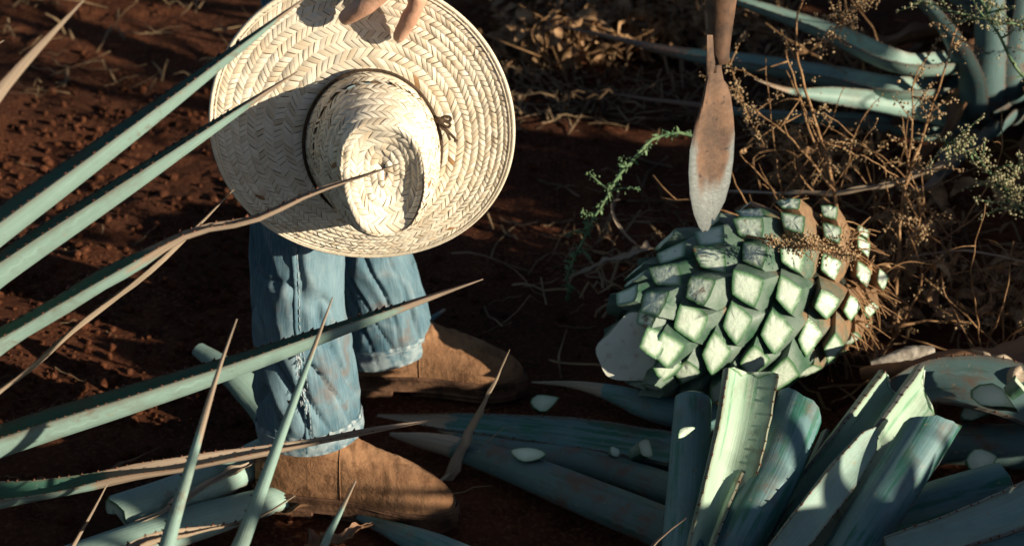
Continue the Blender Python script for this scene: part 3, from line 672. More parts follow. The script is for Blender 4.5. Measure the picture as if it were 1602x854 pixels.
boot((tL.x - .305 * math.cos(yawL), tL.y - .305 * math.sin(yawL), -.002), yawL, .305, 'tan boot farther from the viewer')
# body (one skin surface; mostly above the frame), hand on the brim
bb = MB()
def limb(pts, rad, k=14, n=None): 
    n = n or max(8, len(pts) * 6); P = spline(pts, n); rr = [interp([(i / (len(rad) - 1), r_) for i, r_ in enumerate(rad)], i / (n - 1)) for i in range(n)]
    a = (P[1] - P[0]).normalized(); b = (P[-1] - P[-2]).normalized(); 
    P = [P[0] - a * rr[0] * .9, P[0] - a * rr[0] * .6] + P + [P[-1] + b * rr[-1] * .55, P[-1] + b * rr[-1] * .85]; rr = [rr[0] * .4, rr[0] * .8] + rr + [rr[-1] * .82, rr[-1] * .45]
    bb.tube(P, rr, k)
fy = lambda px, py, o: at_y(px, py, HY + o)
limb([fy(650, -42, -.028), fy(653, 0, -.034), fy(640, 30, -.027), fy(624, 58, -.0150)], [.0118, .0108, .0122, .0105, .0098, .0112, .0098, .0092, .0080], n=26)
limb([fy(624, -52, -.026), fy(599, -14, -.036), fy(566, 11, -.030), fy(541, 28, -.0180)], [.0130, .0126, .0142, .0124, .0118, .0132, .0118, .0110, .0096], n=26)
limb([fy(600, -58, -.022), fy(578, -42, -.040), fy(572, -24, -.026), fy(590, -14, -.016)], [.0110, .0105, .0095, .008])
limb([fy(578, -54, -.016), fy(556, -40, -.032), fy(556, -24, -.022), fy(572, -16, -.014)], [.0095, .009, .008, .007])
limb([fy(652, -96, .0), fy(668, -60, .022), fy(664, -28, .028), fy(652, -6, .022)], [.014, .0135, .0115, .009])
limb([fy(632, -140, -.005), fy(628, -95, -.010), fy(624, -55, -.020)], [.024, .030, .022]); limb([fy(612, -100, -.008), fy(596, -62, -.016)], [.024, .017]); limb([fy(640, -100, -.006), fy(648, -50, -.020)], [.022, .016])
wr = fy(634, -165, -.0); shR = V((hx - .02, hy - .20, 1.48)); shL = V((hx - .02, hy + .20, 1.48)); elR = V((hx + .0, hy - .30, 1.2))
limb([shR, elR, wr], [.055, .045, .028], n=22)
CO = at_y(1128, -40, -.02)                              # tool socket line
hl = V((CO.x - .02, CO.y - .02, 1.12)); elL = V((hx + .22, hy + .27, 1.12))
limb([shL, elL, hl], [.055, .045, .03], n=22)
for k in range(4): limb([hl + V((0, .02, .03 - k * .02)), hl + V((.045, .015, .03 - k * .02)), hl + V((.05, -.02, .03 - k * .02)), hl + V((.02, -.035, .028 - k * .02))], [.011, .010, .009, .008])
limb([hl + V((0, -.02, .04)), hl + V((.01, -.04, .04)), hl + V((.04, -.04, .035))], [.013, .011, .009])
for dy in (-.085, 0, .085): limb([V((hx, hy + dy, .95)), V((hx - .01, hy + dy, 1.2)), V((hx - .01, hy + dy * 1.25, 1.45))], [.10, .095, .09])
limb([shR + V((.01, .04, 0)), shL + V((.01, -.04, 0))], [.065, .08, .065]); limb([V((hx, hy, 1.48)), V((hx + .02, hy, 1.6))], [.06, .055])
limb([V((hx + .02, hy, 1.64)), V((hx + .03, hy, 1.74))], [.075, .088], k=20); limb([V((hx + .11, hy, 1.69)), V((hx + .13, hy, 1.655))], [.012, .015])
for sd in (-1, 1): limb([V((hx + .02, hy + sd * .088, 1.70)), V((hx + .02, hy + sd * .09, 1.65))], [.012, .009])
limb([V((hx + .06, hy, 1.60)), V((hx + .085, hy, 1.60))], [.05, .04])
for gx_, gy_, rows_ in ((gR.x, yR, cR), (gL.x, yL, cL)): limb([V((a_[1], a_[2], a_[0])) for a_ in [rows_[0]] + rows_[2:]], [.032, .032, .036, .042, .06], n=26)
tmp = bb.build('tmp', M['skin']); rm = tmp.modifiers.new('r', 'REMESH'); rm.mode = 'VOXEL'; rm.voxel_size = .0032; rm.use_smooth_shade = True
smo = tmp.modifiers.new('s', 'SMOOTH'); smo.iterations = 2; smo.factor = .5
dg = bpy.context.evaluated_depsgraph_get(); me = bpy.data.meshes.new_from_object(tmp.evaluated_get(dg)); bpy.data.objects.remove(tmp)
me.name = 'body'; body = link('body', me, PR)
def nail(p, d, up, w_=.0062, l=.0105):
    mb = MB(); d = d.normalized(); s_ = d.cross(up).normalized(); n_ = s_.cross(d); rows = []
    for i in range(6):
        t = i / 5; rows.append([p + d * (l * (t - .5)) + s_ * (w_ * v * (1 - .35 * max(0, t - .6))) + n_ * (-.0025 * v * v + .0002) for v in np.linspace(-1, 1, 7)])
    mb.grid(rows); o = mb.build('fingernail', M['nail'], body); m_ = o.modifiers.new('t', 'SOLIDIFY'); m_.thickness = .0008
nail(fy(632, 58, -.0225), fy(624, 64, -.014) - fy(640, 30, -.024), V((.75, -.6, .1))); nail(fy(543, 36, -.0245), fy(534, 36, -.016) - fy(566, 12, -.028), V((.2, -.75, -.6)), .0072)
# shirt and hair
shm = MB(); rows = [[V((hx - .005 + math.cos(t) * a, hy + math.sin(t) * b, z + .01 * math.sin(3 * t))) for t in np.linspace(0, 6.28319, 48, endpoint=False)] for z, a, b in ((1.02, .13, .19), (1.1, .125, .185), (1.25, .125, .195), (1.4, .125, .215), (1.5, .11, .2), (1.555, .07, .09))]
shm.grid(rows, wrap=True)
for a, b in ((shR, elR), (shL, elL)): shm.tube(spline([a, a.lerp(b, .5), a.lerp(b, .95)], 12), [.075, .072, .07, .068, .067, .066, .065, .064, .063, .063, .063, .064], 18, caps=False)
shm.build('shirt', M['plaid'], PR)
hm = MB(); rows = []
for i in range(10):
    a = math.pi * .5 * i / 9; rows.append([V((hx + .022 + math.cos(t) * .104 * math.cos(a), hy + math.sin(t) * .098 * math.cos(a), 1.70 + .05 * (math.cos(t) > .2) * math.cos(a) + .135 * math.sin(a))) for t in np.linspace(0, 6.28319, 32, endpoint=False)])
hm.grid(rows, wrap=True); hm.build('hair', M['hair'], PR)
# ------------------------------------------------------------------ harvested agave heart (pina)
pA = at_z(1000, 535, .150); pB = at_z(1335, 415, .150); AX = (pB - pA).normalized(); PLEN = (pB - pA).length
PI_ = empty('agave_heart', (pA + pB) / 2 - V((0, 0, .15)), 'freshly trimmed agave heart covered in pale cut leaf stubs', 'agave heart')
e1 = AX.cross(V((0, 0, 1))).normalized(); e2 = e1.cross(AX)      # e1 sideways (towards viewer), e2 up
if e1.y > 0: e1 = -e1
def prad(u): return interp([(0, .060), (.12, .088), (.28, .118), (.45, .132), (.62, .132), (.78, .115), (.9, .085), (1, .045)], u)
def pp(u, a, r): return pA + AX * (u * PLEN) + (e1 * math.cos(a) + e2 * math.sin(a)) * r
mb = MB(); rows = [[pp(i / 29, 6.28319 * j / 40, prad(i / 29) * (.93 + .05 * mn.noise(V((i * .4, math.cos(j * .157) * 3, math.sin(j * .157) * 3))))) for j in range(40)] for i in range(30)]
mb.grid(rows, wrap=True, flip=True); rind = mb.build('rind', M['rind'], PI_)
# cut crown with rings
mb = MB(); cN = (-AX * .40 + V((.15, -1, .22)) * .95).normalized(); cc_ = pA - AX * .022 + e1 * .018; cu = cN.orthogonal().normalized(); cv = cN.cross(cu)
rows = []; cl_ = []; lc_ = []
for i in range(9):
    r = .060 * i / 8; rows.append([cc_ + (cu * math.cos(t) + cv * math.sin(t)) * (r * (.92 + .10 * math.cos(3 * t + 1) + .05 * math.sin(5 * t) + .02 * math.cos(8 * t))) + cN * (.0015 * mn.noise(V((r * 60, t, 2)))) for t in np.linspace(0, 6.28319, 40, endpoint=False)]); lc_.append([(r, 0, 0)] * 40)
rows.append([q - cN * .03 + (q - cc_) * .30 + AX * .045 for q in rows[-1]]); lc_.append([(.07, 0, 0)] * 40)
mb.grid(rows, 0, [[(0, 0, .5, 0)] * 40] * 10, lc_, wrap=True)
nf = 8 * 40
for i in range(len(mb.f)): 
    if i >= nf: mb.m[i] = 1
mb.build('cut_crown', [M['core'], M['stub']], PI_, sharp=50)
def stub(u, a, k):
    n_ = (e1 * math.cos(a) + e2 * math.sin(a)); tg = AX.cross(n_).normalized()
    lean = interp([(0, 1.15), (.25, 1.0), (.55, .78), (.8, .5), (1, .2)], u) + random.uniform(-.08, .08)
    d = (n_ * math.cos(lean) - AX * math.sin(lean)).normalized()
    ab = AX - d * AX.dot(d); ab.normalize()                        # outer side of the leaf, away from the apex
    hw = interp([(0, .024), (.2, .032), (.5, .033), (.75, .023), (1, .014)], u) * random.uniform(.88, 1.12)
    ta = interp([(0, .022), (.4, .027), (.75, .019), (1, .012)], u) * random.uniform(.9, 1.1); ti = ta * .62
    H = interp([(0, .030), (.3, .038), (.6, .043), (.8, .043), (1, .045)], u) * random.uniform(.7, 1.2)
    c = pp(u, a, prad(u) * .88)
    cn = (d * .62 + n_ * .72 + tg * random.uniform(-.35, .35) + ab * random.uniform(-.2, .25)).normalized(); p0 = c + d * H
    K = 24; ring0, ring1, mid = [], [], []
    for j in range(K):
        t = 4 * j / K; x = 1 - t if t < 2 else t - 3; up_ = t < 2                 # pointed lens: margins left and right
        prof = (1 - abs(x) ** 1.6) * (.93 + .12 * max(0, 1 - abs(x) * 3)); sx_ = hw * x; sy_ = (ta if up_ else -ti) * prof
        b = c + tg * sx_ * 1.45 + ab * (sy_ * 1.5 + (.004 if up_ else -.004) * (1 - x * x)) - d * .022; q = c + tg * sx_ + ab * sy_
        h = (p0 - q).dot(cn) / d.dot(cn); h = max(.008, min(.10, h)) + .0024 * mn.noise(V((j * 1.3, k * 3.1, 0))); e = q + d * h
        ring0.append(b); mid.append(b.lerp(e, .5) + (tg * sx_ + ab * sy_) * .10); ring1.append(e)
    cen = sum(ring1, V()) / K; ri = [cen.lerp(q, .90) + cn * .0004 for q in ring1]; ri2 = [cen.lerp(q, .62) + cn * .0006 * random.uniform(-1, 1.5) for q in ring1]
    mb = MB(); dirt = interp([(0, .05), (.35, .10), (.55, .30), (.75, .55), (1, .75)], u) + random.uniform(-.08, .12)
    cA = [(dirt + .35, 0, .5, 0)] * K + [(dirt + .05, 0, .5, 0)] * K + [(dirt, 0, .5, 0)] * K
    fs = [(r * K + j, r * K + (j + 1) % K, (r + 1) * K + (j + 1) % K, (r + 1) * K + j) for r in range(2) for j in range(K)]
    mb.add(ring0 + mid + ring1, fs, 0, cA)
    br = 1.0 if random.random() < .08 + .6 * sstep(.55, 1, u) or (math.sin(a) > .75 and random.random() < .5) else .1
    fs = fs + [(2 * K + j, 2 * K + (j + 1) % K, 3 * K) for j in range(K)]
    mb.add(ring1 + ri + ri2 + [cen + cn * .0022], fs, 1, [(1, br, .5, 0)] * K + [(.72, br, .5, 0)] * K + [(.22, br, .5, 0)] * K + [(0, br, .5, 0)])
    return mb.build('leaf_stub', [M['stub'], M['flesh']], PI_, sharp=42)
NS = 94
for k in range(6):
    stub(.012 + .012 * (k % 3), -1.3 + k * .62, 200 + k)
for k in range(NS):
    u = .04 + .96 * ((k + .5) / NS) ** .95; a = k * 2.39996 + .35
    stub(u, a, k)
# brown rootlets and dry fibres at the root end
mb = MB()
for k in range(160):
    a = random.uniform(0, 6.28); u = random.uniform(.70, 1.02); p = pp(u, a, prad(min(1, u)) * 1.0); o = (e1 * math.cos(a) + e2 * math.sin(a)) * .6 + AX * random.uniform(0, 1) + V((0, 0, random.uniform(-.8, .2))); l = random.uniform(.02, .075)
    mb.tube(spline([p, p + o * l * .5, p + o * l + V((random.uniform(-.02, .02), 0, -.02))], 6), [.0016, .0014, .0012, .001, .0008, .0005], 4)
tag(mb.build('rootlets', M['twig'], PI_), kind='stuff')

# ------------------------------------------------------------------ coa: the round-bladed harvesting hoe
CY = at_z(1098, 362, .312).y
def cy(px, py, o=0.0): return at_y(px, py, CY + o)
CT = empty('harvesting_hoe', cy(1098, 362), 'rusty long-handled harvesting blade standing on the agave heart', 'hoe')
yaw_ = .5                                   # blade turned about its own long axis
outl = [(1106, 55), (1105, 110), (1104, 140), (1097, 163), (1087, 195), (1079, 235), (1077, 270), (1079, 305), (1085, 335), (1093, 355), (1100, 364), (1108, 360), (1112, 352), (1113, 341), (1117, 345), (1124, 334), (1134, 314), (1142, 285), (1147, 250), (1149, 210), (1147, 180), (1143, 150), (1138, 133), (1132, 125), (1129, 110), (1128, 55)]
BN = V((math.sin(yaw_), -math.cos(yaw_), 0)); B0 = cy(1112, 200)
def bl(px, py): r = ray(px, py); return CAMP + r * ((B0 - CAMP).dot(BN) / r.dot(BN))
mb = MB(); n_ = len(outl); th = .0026
cenl = []
P3 = [bl(*q) for q in outl]; cen = sum(P3, V()) / n_; nb = BN
P3s = list(P3)
for _ in range(3): P3s = [(P3s[j - 1] + P3s[j] * 2 + P3s[(j + 1) % n_]) / 4 for j in range(n_)]
def ringb(f, off, dish): return [cen.lerp(q, f) + nb * (off + dish) for q in (P3 if f == 1 else P3s)]
fr = [(1.0, 0, 1.0), (.92, .0, .8), (.6, -.003, .22), (.3, -.004, .05)]
vs_, cs_ = [], []
for sgn_ in (1, -1):
    for f, dish, g_ in fr:
        for q in ringb(f, sgn_ * th * (0.25 if f == 1 else 1), dish):
            low = sstep(cy(1100, 250).z, cy(1100, 340).z, q.z); vs_.append(q); cs_.append((min(1, max(g_ * (.25 + .75 * sstep(cy(1100, 190).z, cy(1100, 260).z, q.z)) , low * .75)), 0, .5, 0))
    vs_.append(cen + nb * (sgn_ * th - .0042)); cs_.append((0.1, 0, .5, 0))
fs_ = []; S_ = 4 * n_ + 1
for b_, fl in ((0, False), (S_, True)):
    for r in range(3):
        for j in range(n_):
            q = (b_ + r * n_ + j, b_ + r * n_ + (j + 1) % n_, b_ + (r + 1) * n_ + (j + 1) % n_, b_ + (r + 1) * n_ + j); fs_.append(q[::-1] if fl else q)
    for j in range(n_): q = (b_ + 3 * n_ + j, b_ + 3 * n_ + (j + 1) % n_, b_ + 4 * n_); fs_.append(q[::-1] if fl else q)
for j in range(n_): fs_.append((j, S_ + j, S_ + (j + 1) % n_, (j + 1) % n_))
mb.add(vs_, fs_, 0, cs_); mb.build('blade', M['rust'], CT, sharp=70)
# tang and folded socket
mb = MB(); rows = []
for i in range(14):
    t = i / 13; py = lerp(112, 20, t); px = lerp(1114, 1122, t); hw = lerp(.006, .016, t); p = cy(px, py, .004)
    rows.append([p + V((x * hw, -.004 + .010 * (x * x) * sstep(.2, 1, t), 0)) for x in np.linspace(-1, 1, 9)])
mb.grid(rows); tg_ = mb.build('tang', M['rust'], CT); sm_ = tg_.modifiers.new('t', 'SOLIDIFY'); sm_.thickness = .005; sm_.offset = 0
mb = MB(); rows = []
for i in range(26):
    t = i / 25; py = lerp(95, -150, t); px = lerp(1122, 1130, min(1, t * 2)); r = lerp(.0155, .0225, sstep(0, .6, t)); p = cy(px, py, .012)
    a0 = lerp(-.35, -2.7, sstep(.0, .25, t)) ; a1 = lerp(.9, 2.9, sstep(.1, .35, t))
    rows.append([p + V((math.sin(a + .4) * r, -math.cos(a + .4) * r, 0)) for a in np.linspace(a0, a1, 26)])
mb.grid(rows); sc = mb.build('socket', M['rustdark'], CT); sm_ = sc.modifiers.new('t', 'SOLIDIFY'); sm_.thickness = .0035; sm_.offset = 0
mb = MB(); top_ = V((CO.x, CO.y, 1.75)); b0 = cy(1128, 5, .012); mb.tube(spline([b0, b0.lerp(hl, .5) + V((.004, 0, 0)), hl + V((.03, -.005, 0)), hl + V((.08, .06, .7))], 24), .0195, 14); mb.build('handle', M['wood'], CT)

# ------------------------------------------------------------------ cut leaves on the ground
def zl(*q): return [at_z(a, b, c) for a, b, c in q]
AWAY = (0, .55, -.83); OPEN = (0, -.5, .87)
GP = 'cut agave leaves in the pile'
def cutleaf(label, pts, W, mat='leafpile', up=AWAY, group=GP, vk=1.2, cut=True, dry=None, phi=(1.15, 1.1, 1.0), ins=None, seed=0, **kw):
    P = zl(*pts); mb = leaf(P, W, up=up, phi=phi, dry=dry, cut=cut, seed=seed + int(pts[0][0]), inside=ins is not None, vk=vk, thick=.020, skew=(((pts[0][0] * 7) % 10) / 10 - .5) * 1.4, **kw)
    o = mb.build('cut_agave_leaf', LM(mat, ins)); me = o.data; b = P[0].copy(); me.transform(Matrix.Translation(-b)); o.location = b
    return tag(o, label, 'agave leaf', group)
W1 = lambda a, b, c: [(0, a), (.4, b), (1, c)]
cutleaf('green streaked cut leaf left of the pale open leaf, with a pale chip on it', ((1085, 622, .20), (1079, 740, .15), (1070, 860, .10), (1045, 1100, .03)), W1(.026, .034, .034))
cutleaf('bright pale cut leaf standing open, its inner side turned to the sun', ((1168, 588, .25), (1152, 680, .20), (1127, 780, .14), (1095, 900, .08), (1060, 1100, .03)), W1(.044, .040, .032), 'leafpale', OPEN, phi=(.75, .8, .9), ins='leafpale', roll=-.30, vk=3.0)
cutleaf('narrow green cut leaf squeezed between the pale open leaf and the broad blue one', ((1212, 626, .20), (1180, 720, .16), (1130, 840, .11), (1080, 980, .05)), W1(.022, .024, .024), 'leafpale', (.7, -.5, .5), phi=(.9, .9, .9))
cutleaf('broad blue cut leaf with brown scuffs, right of the pale open leaf', ((1254, 629, .21), (1215, 730, .17), (1162, 830, .12), (1095, 980, .05)), W1(.038, .042, .042), teeth=.014)
cutleaf('dark blue cut leaf with a pale toothed edge, first right of the gap', ((1392, 610, .17), (1312, 715, .13), (1230, 820, .09), (1150, 930, .04)), W1(.034, .038, .036), 'leafpile', (.72, -.05, .62), phi=(.75, .8, .8), ins='leafpale')
cutleaf('slim grey green cut leaf lying on top of two dark blue ones', ((1372, 672, .19), (1300, 765, .16), (1225, 860, .12), (1160, 950, .08)), [(0, .004), (.08, .017), (.3, .024), (1, .024)], 'leaf', OPEN, phi=(.5, .6, .7), roll=-.5, cut=False)
cutleaf('long dark blue cut leaf with a squared end, behind the slim grey one', ((1443, 610, .17), (1370, 710, .13), (1285, 830, .09), (1220, 930, .05)), W1(.036, .038, .036), 'leafpile', (.80, -.05, .58), phi=(.75, .8, .8), ins='leafpale')
cutleaf('blue cut leaf at the right of the pile with a pale sunlit stripe', ((1460, 662, .20), (1400, 755, .16), (1330, 860, .11), (1260, 980, .05)), W1(.036, .038, .036), up=(.05, .55, -.83), phi=(.9, .9, .9))
cutleaf('short thick cut leaf lying crosswise at the right, round end outwards', ((1572, 752, .11), (1480, 775, .10), (1390, 802, .08), (1280, 835, .05)), W1(.036, .037, .033), up=(0, .4, -.9), phi=(1.3, 1.25, 1.1))
cutleaf('cut leaf below the crosswise one, showing its pale green end', ((1486, 822, .05), (1420, 832, .05), (1340, 846, .04), (1280, 870, .02)), W1(.036, .034, .03), up=(0, .4, -.9))
cutleaf('pale toothed leaf crossing the lower right corner', ((1700, 742, .17), (1602, 793, .16), (1500, 832, .15), (1390, 866, .13)), W1(.034, .032, .024), 'leaf', (0, -.2, 1), phi=(.9, .9, 1), cut=False, roll=-.35)
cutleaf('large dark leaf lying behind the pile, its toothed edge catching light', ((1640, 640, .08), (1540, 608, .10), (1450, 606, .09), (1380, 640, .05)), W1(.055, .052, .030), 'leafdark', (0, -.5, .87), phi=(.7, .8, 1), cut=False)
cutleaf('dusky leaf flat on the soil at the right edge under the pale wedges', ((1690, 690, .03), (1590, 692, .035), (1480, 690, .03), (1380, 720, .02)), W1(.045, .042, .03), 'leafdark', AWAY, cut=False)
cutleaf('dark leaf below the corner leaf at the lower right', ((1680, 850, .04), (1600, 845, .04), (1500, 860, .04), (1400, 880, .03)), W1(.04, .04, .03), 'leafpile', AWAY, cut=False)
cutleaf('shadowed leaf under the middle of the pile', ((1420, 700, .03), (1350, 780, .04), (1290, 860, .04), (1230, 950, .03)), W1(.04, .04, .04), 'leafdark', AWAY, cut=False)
cutleaf('leaf edge hidden at the far left of the pile', ((1060, 668, .13), (1056, 760, .11), (1050, 860, .08), (1030, 1040, .03)), W1(.014, .02, .02), 'leafpile', (-.9, -.2, .2), phi=(.6, .6, .6))
cutleaf('thin green cut leaf edge beside the broad blue one', ((1296, 690, .12), (1260, 770, .10), (1215, 850, .08), (1150, 960, .05)), W1(.018, .022, .022), 'leafpile', (.8, -.3, .5), phi=(.7, .7, .7), ins='leafpale')
cutleaf('green cut leaf peeping out between the two long dark blue ones', ((1405, 640, .13), (1345, 725, .11), (1270, 830, .07), (1200, 930, .04)), W1(.022, .024, .024), 'leafpile', (.6, -.3, .7), phi=(.7, .7, .7), ins='leafin_shaded')
cutleaf('short dark leaf end below the round ended crosswise leaf', ((1600, 800, .05), (1530, 812, .05), (1440, 830, .05)), W1(.03, .03, .026), 'leafpile', AWAY)
GF = 'cut agave leaves lying between the boots and the pile'
cutleaf('long dusty blue leaf on the soil running from the boot toe to the pile', ((1080, 838, .05), (930, 776, .048), (800, 724, .042), (700, 692, .034), (610, 678, .02)), [(0, .034), (.4, .032), (.7, .026), (.9, .016), (1, .004)], 'leafdark', (0, .35, -.93), GF, dry=(.72, .84), phi=(.9, .95, 1))
cutleaf('blue leaf half under the long dusty one, carrying a pale wedge', ((1080, 775, .03), (930, 724, .032), (800, 700, .03), (680, 668, .02)), [(0, .029), (.5, .026), (.8, .017), (1, .003)], 'leafdark', (0, .2, -1), GF, dry=(.85, .95), phi=(.8, .8, .9))
cutleaf('dark green leaf farthest back of the three beside the boots', ((1090, 716, .03), (930, 690, .034), (780, 672, .03), (680, 662, .02), (590, 650, .015)), [(0, .034), (.4, .032), (.75, .02), (1, .003)], 'leafpile', (0, -.3, .95), GF, dry=(.7, .85), phi=(.8, .9, 1))
cutleaf('dark leaf tip poking out from under the agave heart', ((1120, 650, .03), (1040, 638, .045), (960, 612, .04), (900, 600, .03), (832, 597, .02)), [(0, .034), (.4, .026), (.65, .014), (.85, .006), (1, .002)], 'leafpile', (0, .1, -1), GF, dry=(.55, .65), phi=(.8, .9, 1))
GL = 'cut agave leaves under the foreground agave'
cutleaf('pale blue leaf with a hollow cut end, left of the near boot', ((186, 800, .045), (270, 770, .055), (360, 730, .055), (450, 680, .035), (500, 650, .02)), W1(.038, .036, .026), 'leaf', (0, .3, -.95), GL, phi=(1.3, 1.1, 1))
cutleaf('pale leaf lying below the hollow ended one, running under the near boot', ((110, 880, .03), (250, 830, .04), (360, 795, .04), (500, 752, .015)), W1(.030, .032, .022), 'leaf', (0, .3, -.95), GL, cut=False, phi=(.8, .8, 1))
cutleaf('bluish leaf slanting behind the near leg', ((440, 672, .02), (405, 625, .05), (360, 580, .08), (308, 543, .09)), W1(.028, .026, .013), 'leaf', (.3, .2, -.9), GL, phi=(.7, .7, .6))
cutleaf('blue leaf lying against the near boot sole', ((760, 900, .02), (690, 860, .024), (630, 832, .024), (560, 806, .012)), W1(.034, .026, .006), 'leafpile', (0, .3, -.95), GL, cut=False, phi=(.8, .8, .9))
cutleaf('slim leaf tip rising behind the far boot', ((560, 585, .01), (620, 540, .03), (660, 508, .05), (696, 483, .07)), W1(.02, .016, .003), 'leafpile', (0, .3, -.95), GL, cut=False, dry=(.9, 1))
# dry curled leaf tip standing in the soil and dry strips
yt = at_z(712, 742).y
def drystrip(label, P, W, cat='dry leaf', mat='leafdry', seed=1, wav=.9, group='dry leaf pieces', **kw):
    mb = leaf(P, W, dry=(0, .1), wav=wav, thick=.003, teeth=None, seed=seed, edge=.3, **kw); o = mb.build('dry_leaf', LM(mat)); b = V(P[0]); o.data.transform(Matrix.Translation(-b)); o.location = b; return tag(o, label, cat, group)
drystrip('dry pointed leaf tip standing upright in front of the far boot', [at_y(706, 752, yt), at_y(730, 700, yt), at_y(752, 650, yt), at_y(775, 600, yt - .01), at_y(798, 547, yt - .02)], [(0, .016), (.25, .014), (.5, .009), (.8, .004), (1, .0008)], up=(-.4, .6, .3), phi=(.9, 1.2, 1.4), twist=.5, wav=.35)
drystrip('thin dry strip leaning off the standing dry leaf tip', [at_z(690, 752, .0), at_z(735, 715, .02), at_z(790, 668, .05)], [(0, .004), (.6, .003), (1, .0006)], seed=3, wav=.4)
drystrip('dry grey strip lying under the near boot sole', [at_z(430, 800, .01), at_z(520, 782, .02), at_z(610, 775, .012)], [(0, .012), (.5, .010), (1, .003)], seed=4, mat='deadleaf')
drystrip('curled dry leaf at the bottom beside the blue leaf', [at_z(480, 850, .01), at_z(540, 838, .025), at_z(600, 812, .012)], [(0, .02), (.5, .012), (1, .002)], seed=5, mat='deadleaf')
drystrip('long tan dry strip curving left of the near boot', [at_z(140, 850, .03), at_z(260, 800, .06), at_z(345, 752, .07), at_z(440, 705, .06)], [(0, .006), (.3, .010), (.7, .008), (1, .003)], seed=6)
drystrip('dark curled dead leaf at the lower left', [at_z(60, 760, .03), at_z(160, 740, .03), at_z(250, 700, .02)], [(0, .010), (.5, .006), (1, .001)], seed=8, mat='deadleaf')
drystrip('brown dead leaf with a pale patch behind the agave heart stubs', zl((1640, 560, .09), (1530, 566, .09), (1440, 568, .09), (1345, 580, .06)), [(0, .05), (.5, .045), (1, .016)], mat='deadleaf', seed=9, wav=.5, up=(0, .5, -.8))
drystrip('pointed brown dead leaf curling at the right edge', zl((1660, 610, .10), (1600, 585, .12), (1560, 562, .13), (1520, 546, .12)), [(0, .03), (.5, .022), (1, .001)], mat='leafdry', seed=10, wav=.8, up=(0, .5, -.8))
drystrip('pale whitish flake of old leaf skin on the brown dead leaf', zl((1462, 545, .145), (1430, 548, .15), (1395, 556, .15), (1362, 566, .14)), [(0, .006), (.4, .016), (1, .006)], mat='leafdry', seed=12, wav=.15, up=(0, .5, -.8))
bpy.data.objects['dry_leaf.008'].data.materials[0] = M['mould'] if 'dry_leaf.008' in bpy.data.objects else None
drystrip('grey curled dry leaf left of the agave heart', zl((1020, 390, .06), (960, 408, .05), (905, 430, .03), (880, 440, .02)), [(0, .012), (.5, .010), (.8, .006), (1, .002)], seed=13, wav=.7)
drystrip('thin curled straw loop left of the agave heart', zl((1010, 395, .05), (985, 375, .08), (962, 345, .1), (958, 318, .1), (972, 312, .1)), [(0, .005), (.7, .003), (1, .002)], seed=14, wav=.5)
drystrip('long dry leaf lying across behind the blade', zl((1120, 300, .12), (1220, 304, .16), (1300, 302, .18), (1400, 290, .20), (1510, 245, .24)), [(0, .005), (.4, .007), (.7, .012), (.9, .010), (1, .002)], seed=15, wav=.9)
drystrip('pale twig-like straw at the right edge', zl((1425, 402, .10), (1490, 394, .14), (1540, 398, .15), (1640, 420, .14)), [(0, .003), (.5, .004), (1, .004)], seed=16, wav=.2)
# ------------------------------------------------------------------ cut-off wedges of leaf base
def wedge(label, px, py, z, L, W_, H_, rz, tilt=.4, cat='leaf chip'):
    c = at_z(px, py, z); mb = MB(); K = 12; top, bot = [], []; rw = random.Random(px); jit = [rw.uniform(.72, 1.12) for _ in range(5)]; jit = [lerp(jit[int(j * 5 / K)], jit[(int(j * 5 / K) + 1) % 5], j * 5 / K % 1) for j in range(K)]
    for j in range(K):
        t = 6.28319 * j / K; x = math.copysign(abs(math.cos(t)) ** 1.2, math.cos(t)) * L * .5; y = math.copysign(abs(math.sin(t)) ** 1.5, math.sin(t)) * W_ * .5 * (1 - .3 * math.cos(t)) + .06 * L * math.sin(2.0 * t + px); x *= jit[j]; y *= jit[j]; top.append(V((x, y, H_ * .5 * (1 + .2 * math.cos(t)) + .001 * math.sin(3 * t)))); bot.append(V((x * .82, y * .7, -H_ * .5)))
    ri = [q * .86 + V((0, 0, .001)) for q in top]; cen = V((0, 0, H_ * .5 + .0015)); rot = Matrix.Rotation(rz, 3, 'Z') @ Matrix.Rotation(tilt, 3, 'X')
    vs_ = [c + rot @ q for q in top + bot]; mb.add(vs_, [(K + j, K + (j + 1) % K, (j + 1) % K, j) for j in range(K)] + [tuple(range(2 * K - 1, K - 1, -1))], 0, (.15, 0, .5, 0))
    mb.add([c + rot @ q for q in top + ri + [cen]], [(j, (j + 1) % K, K + (j + 1) % K, K + j) for j in range(K)] + [(K + j, K + (j + 1) % K, 2 * K) for j in range(K)], 1, [(1, .15, .5, 0)] * K + [(.4, .15, .5, 0)] * K + [(0, .15, .5, 0)])
    o = mb.build('agave_chip', [M['stub'], M['flesh']], sharp=45); o.data.transform(Matrix.Translation(-c)); o.location = c; tag(o, label, cat, 'cut chips of agave leaf base'); return o
wedge('bright pale wedge on the blue leaf beside the boots', 824, 712, .062, .062, .030, .010, -.25, .45)
wedge('pale green chip on bare soil right of the far boot', 850, 632, .018, .048, .034, .02, .2, .55)
wedge('small half shadowed chip with a pale face on the dark green leaf', 1000, 706, .055, .036, .034, .026, 1.2, .8)
wedge('tiny pale chip beside the half shadowed one', 960, 708, .05, .018, .02, .012, .6, .7)
wedge('pale sliver resting on the leftmost pile leaf', 1073, 676, .215, .036, .014, .006, .75, .5)
wedge('long pale pointed wedge at the right edge of the pile', 1562, 628, .12, .085, .035, .028, -.75, .75)
wedge('upright pale wedge at the right edge next to the long pointed one', 1586, 608, .13, .045, .032, .024, 1.75, .75)
wedge('round pale chip with streaks behind the crosswise leaf', 1535, 722, .075, .05, .04, .02, .1, .7)
wedge('green wedge in shade below the pointed wedge', 1525, 648, .06, .05, .03, .022, .1, .6)
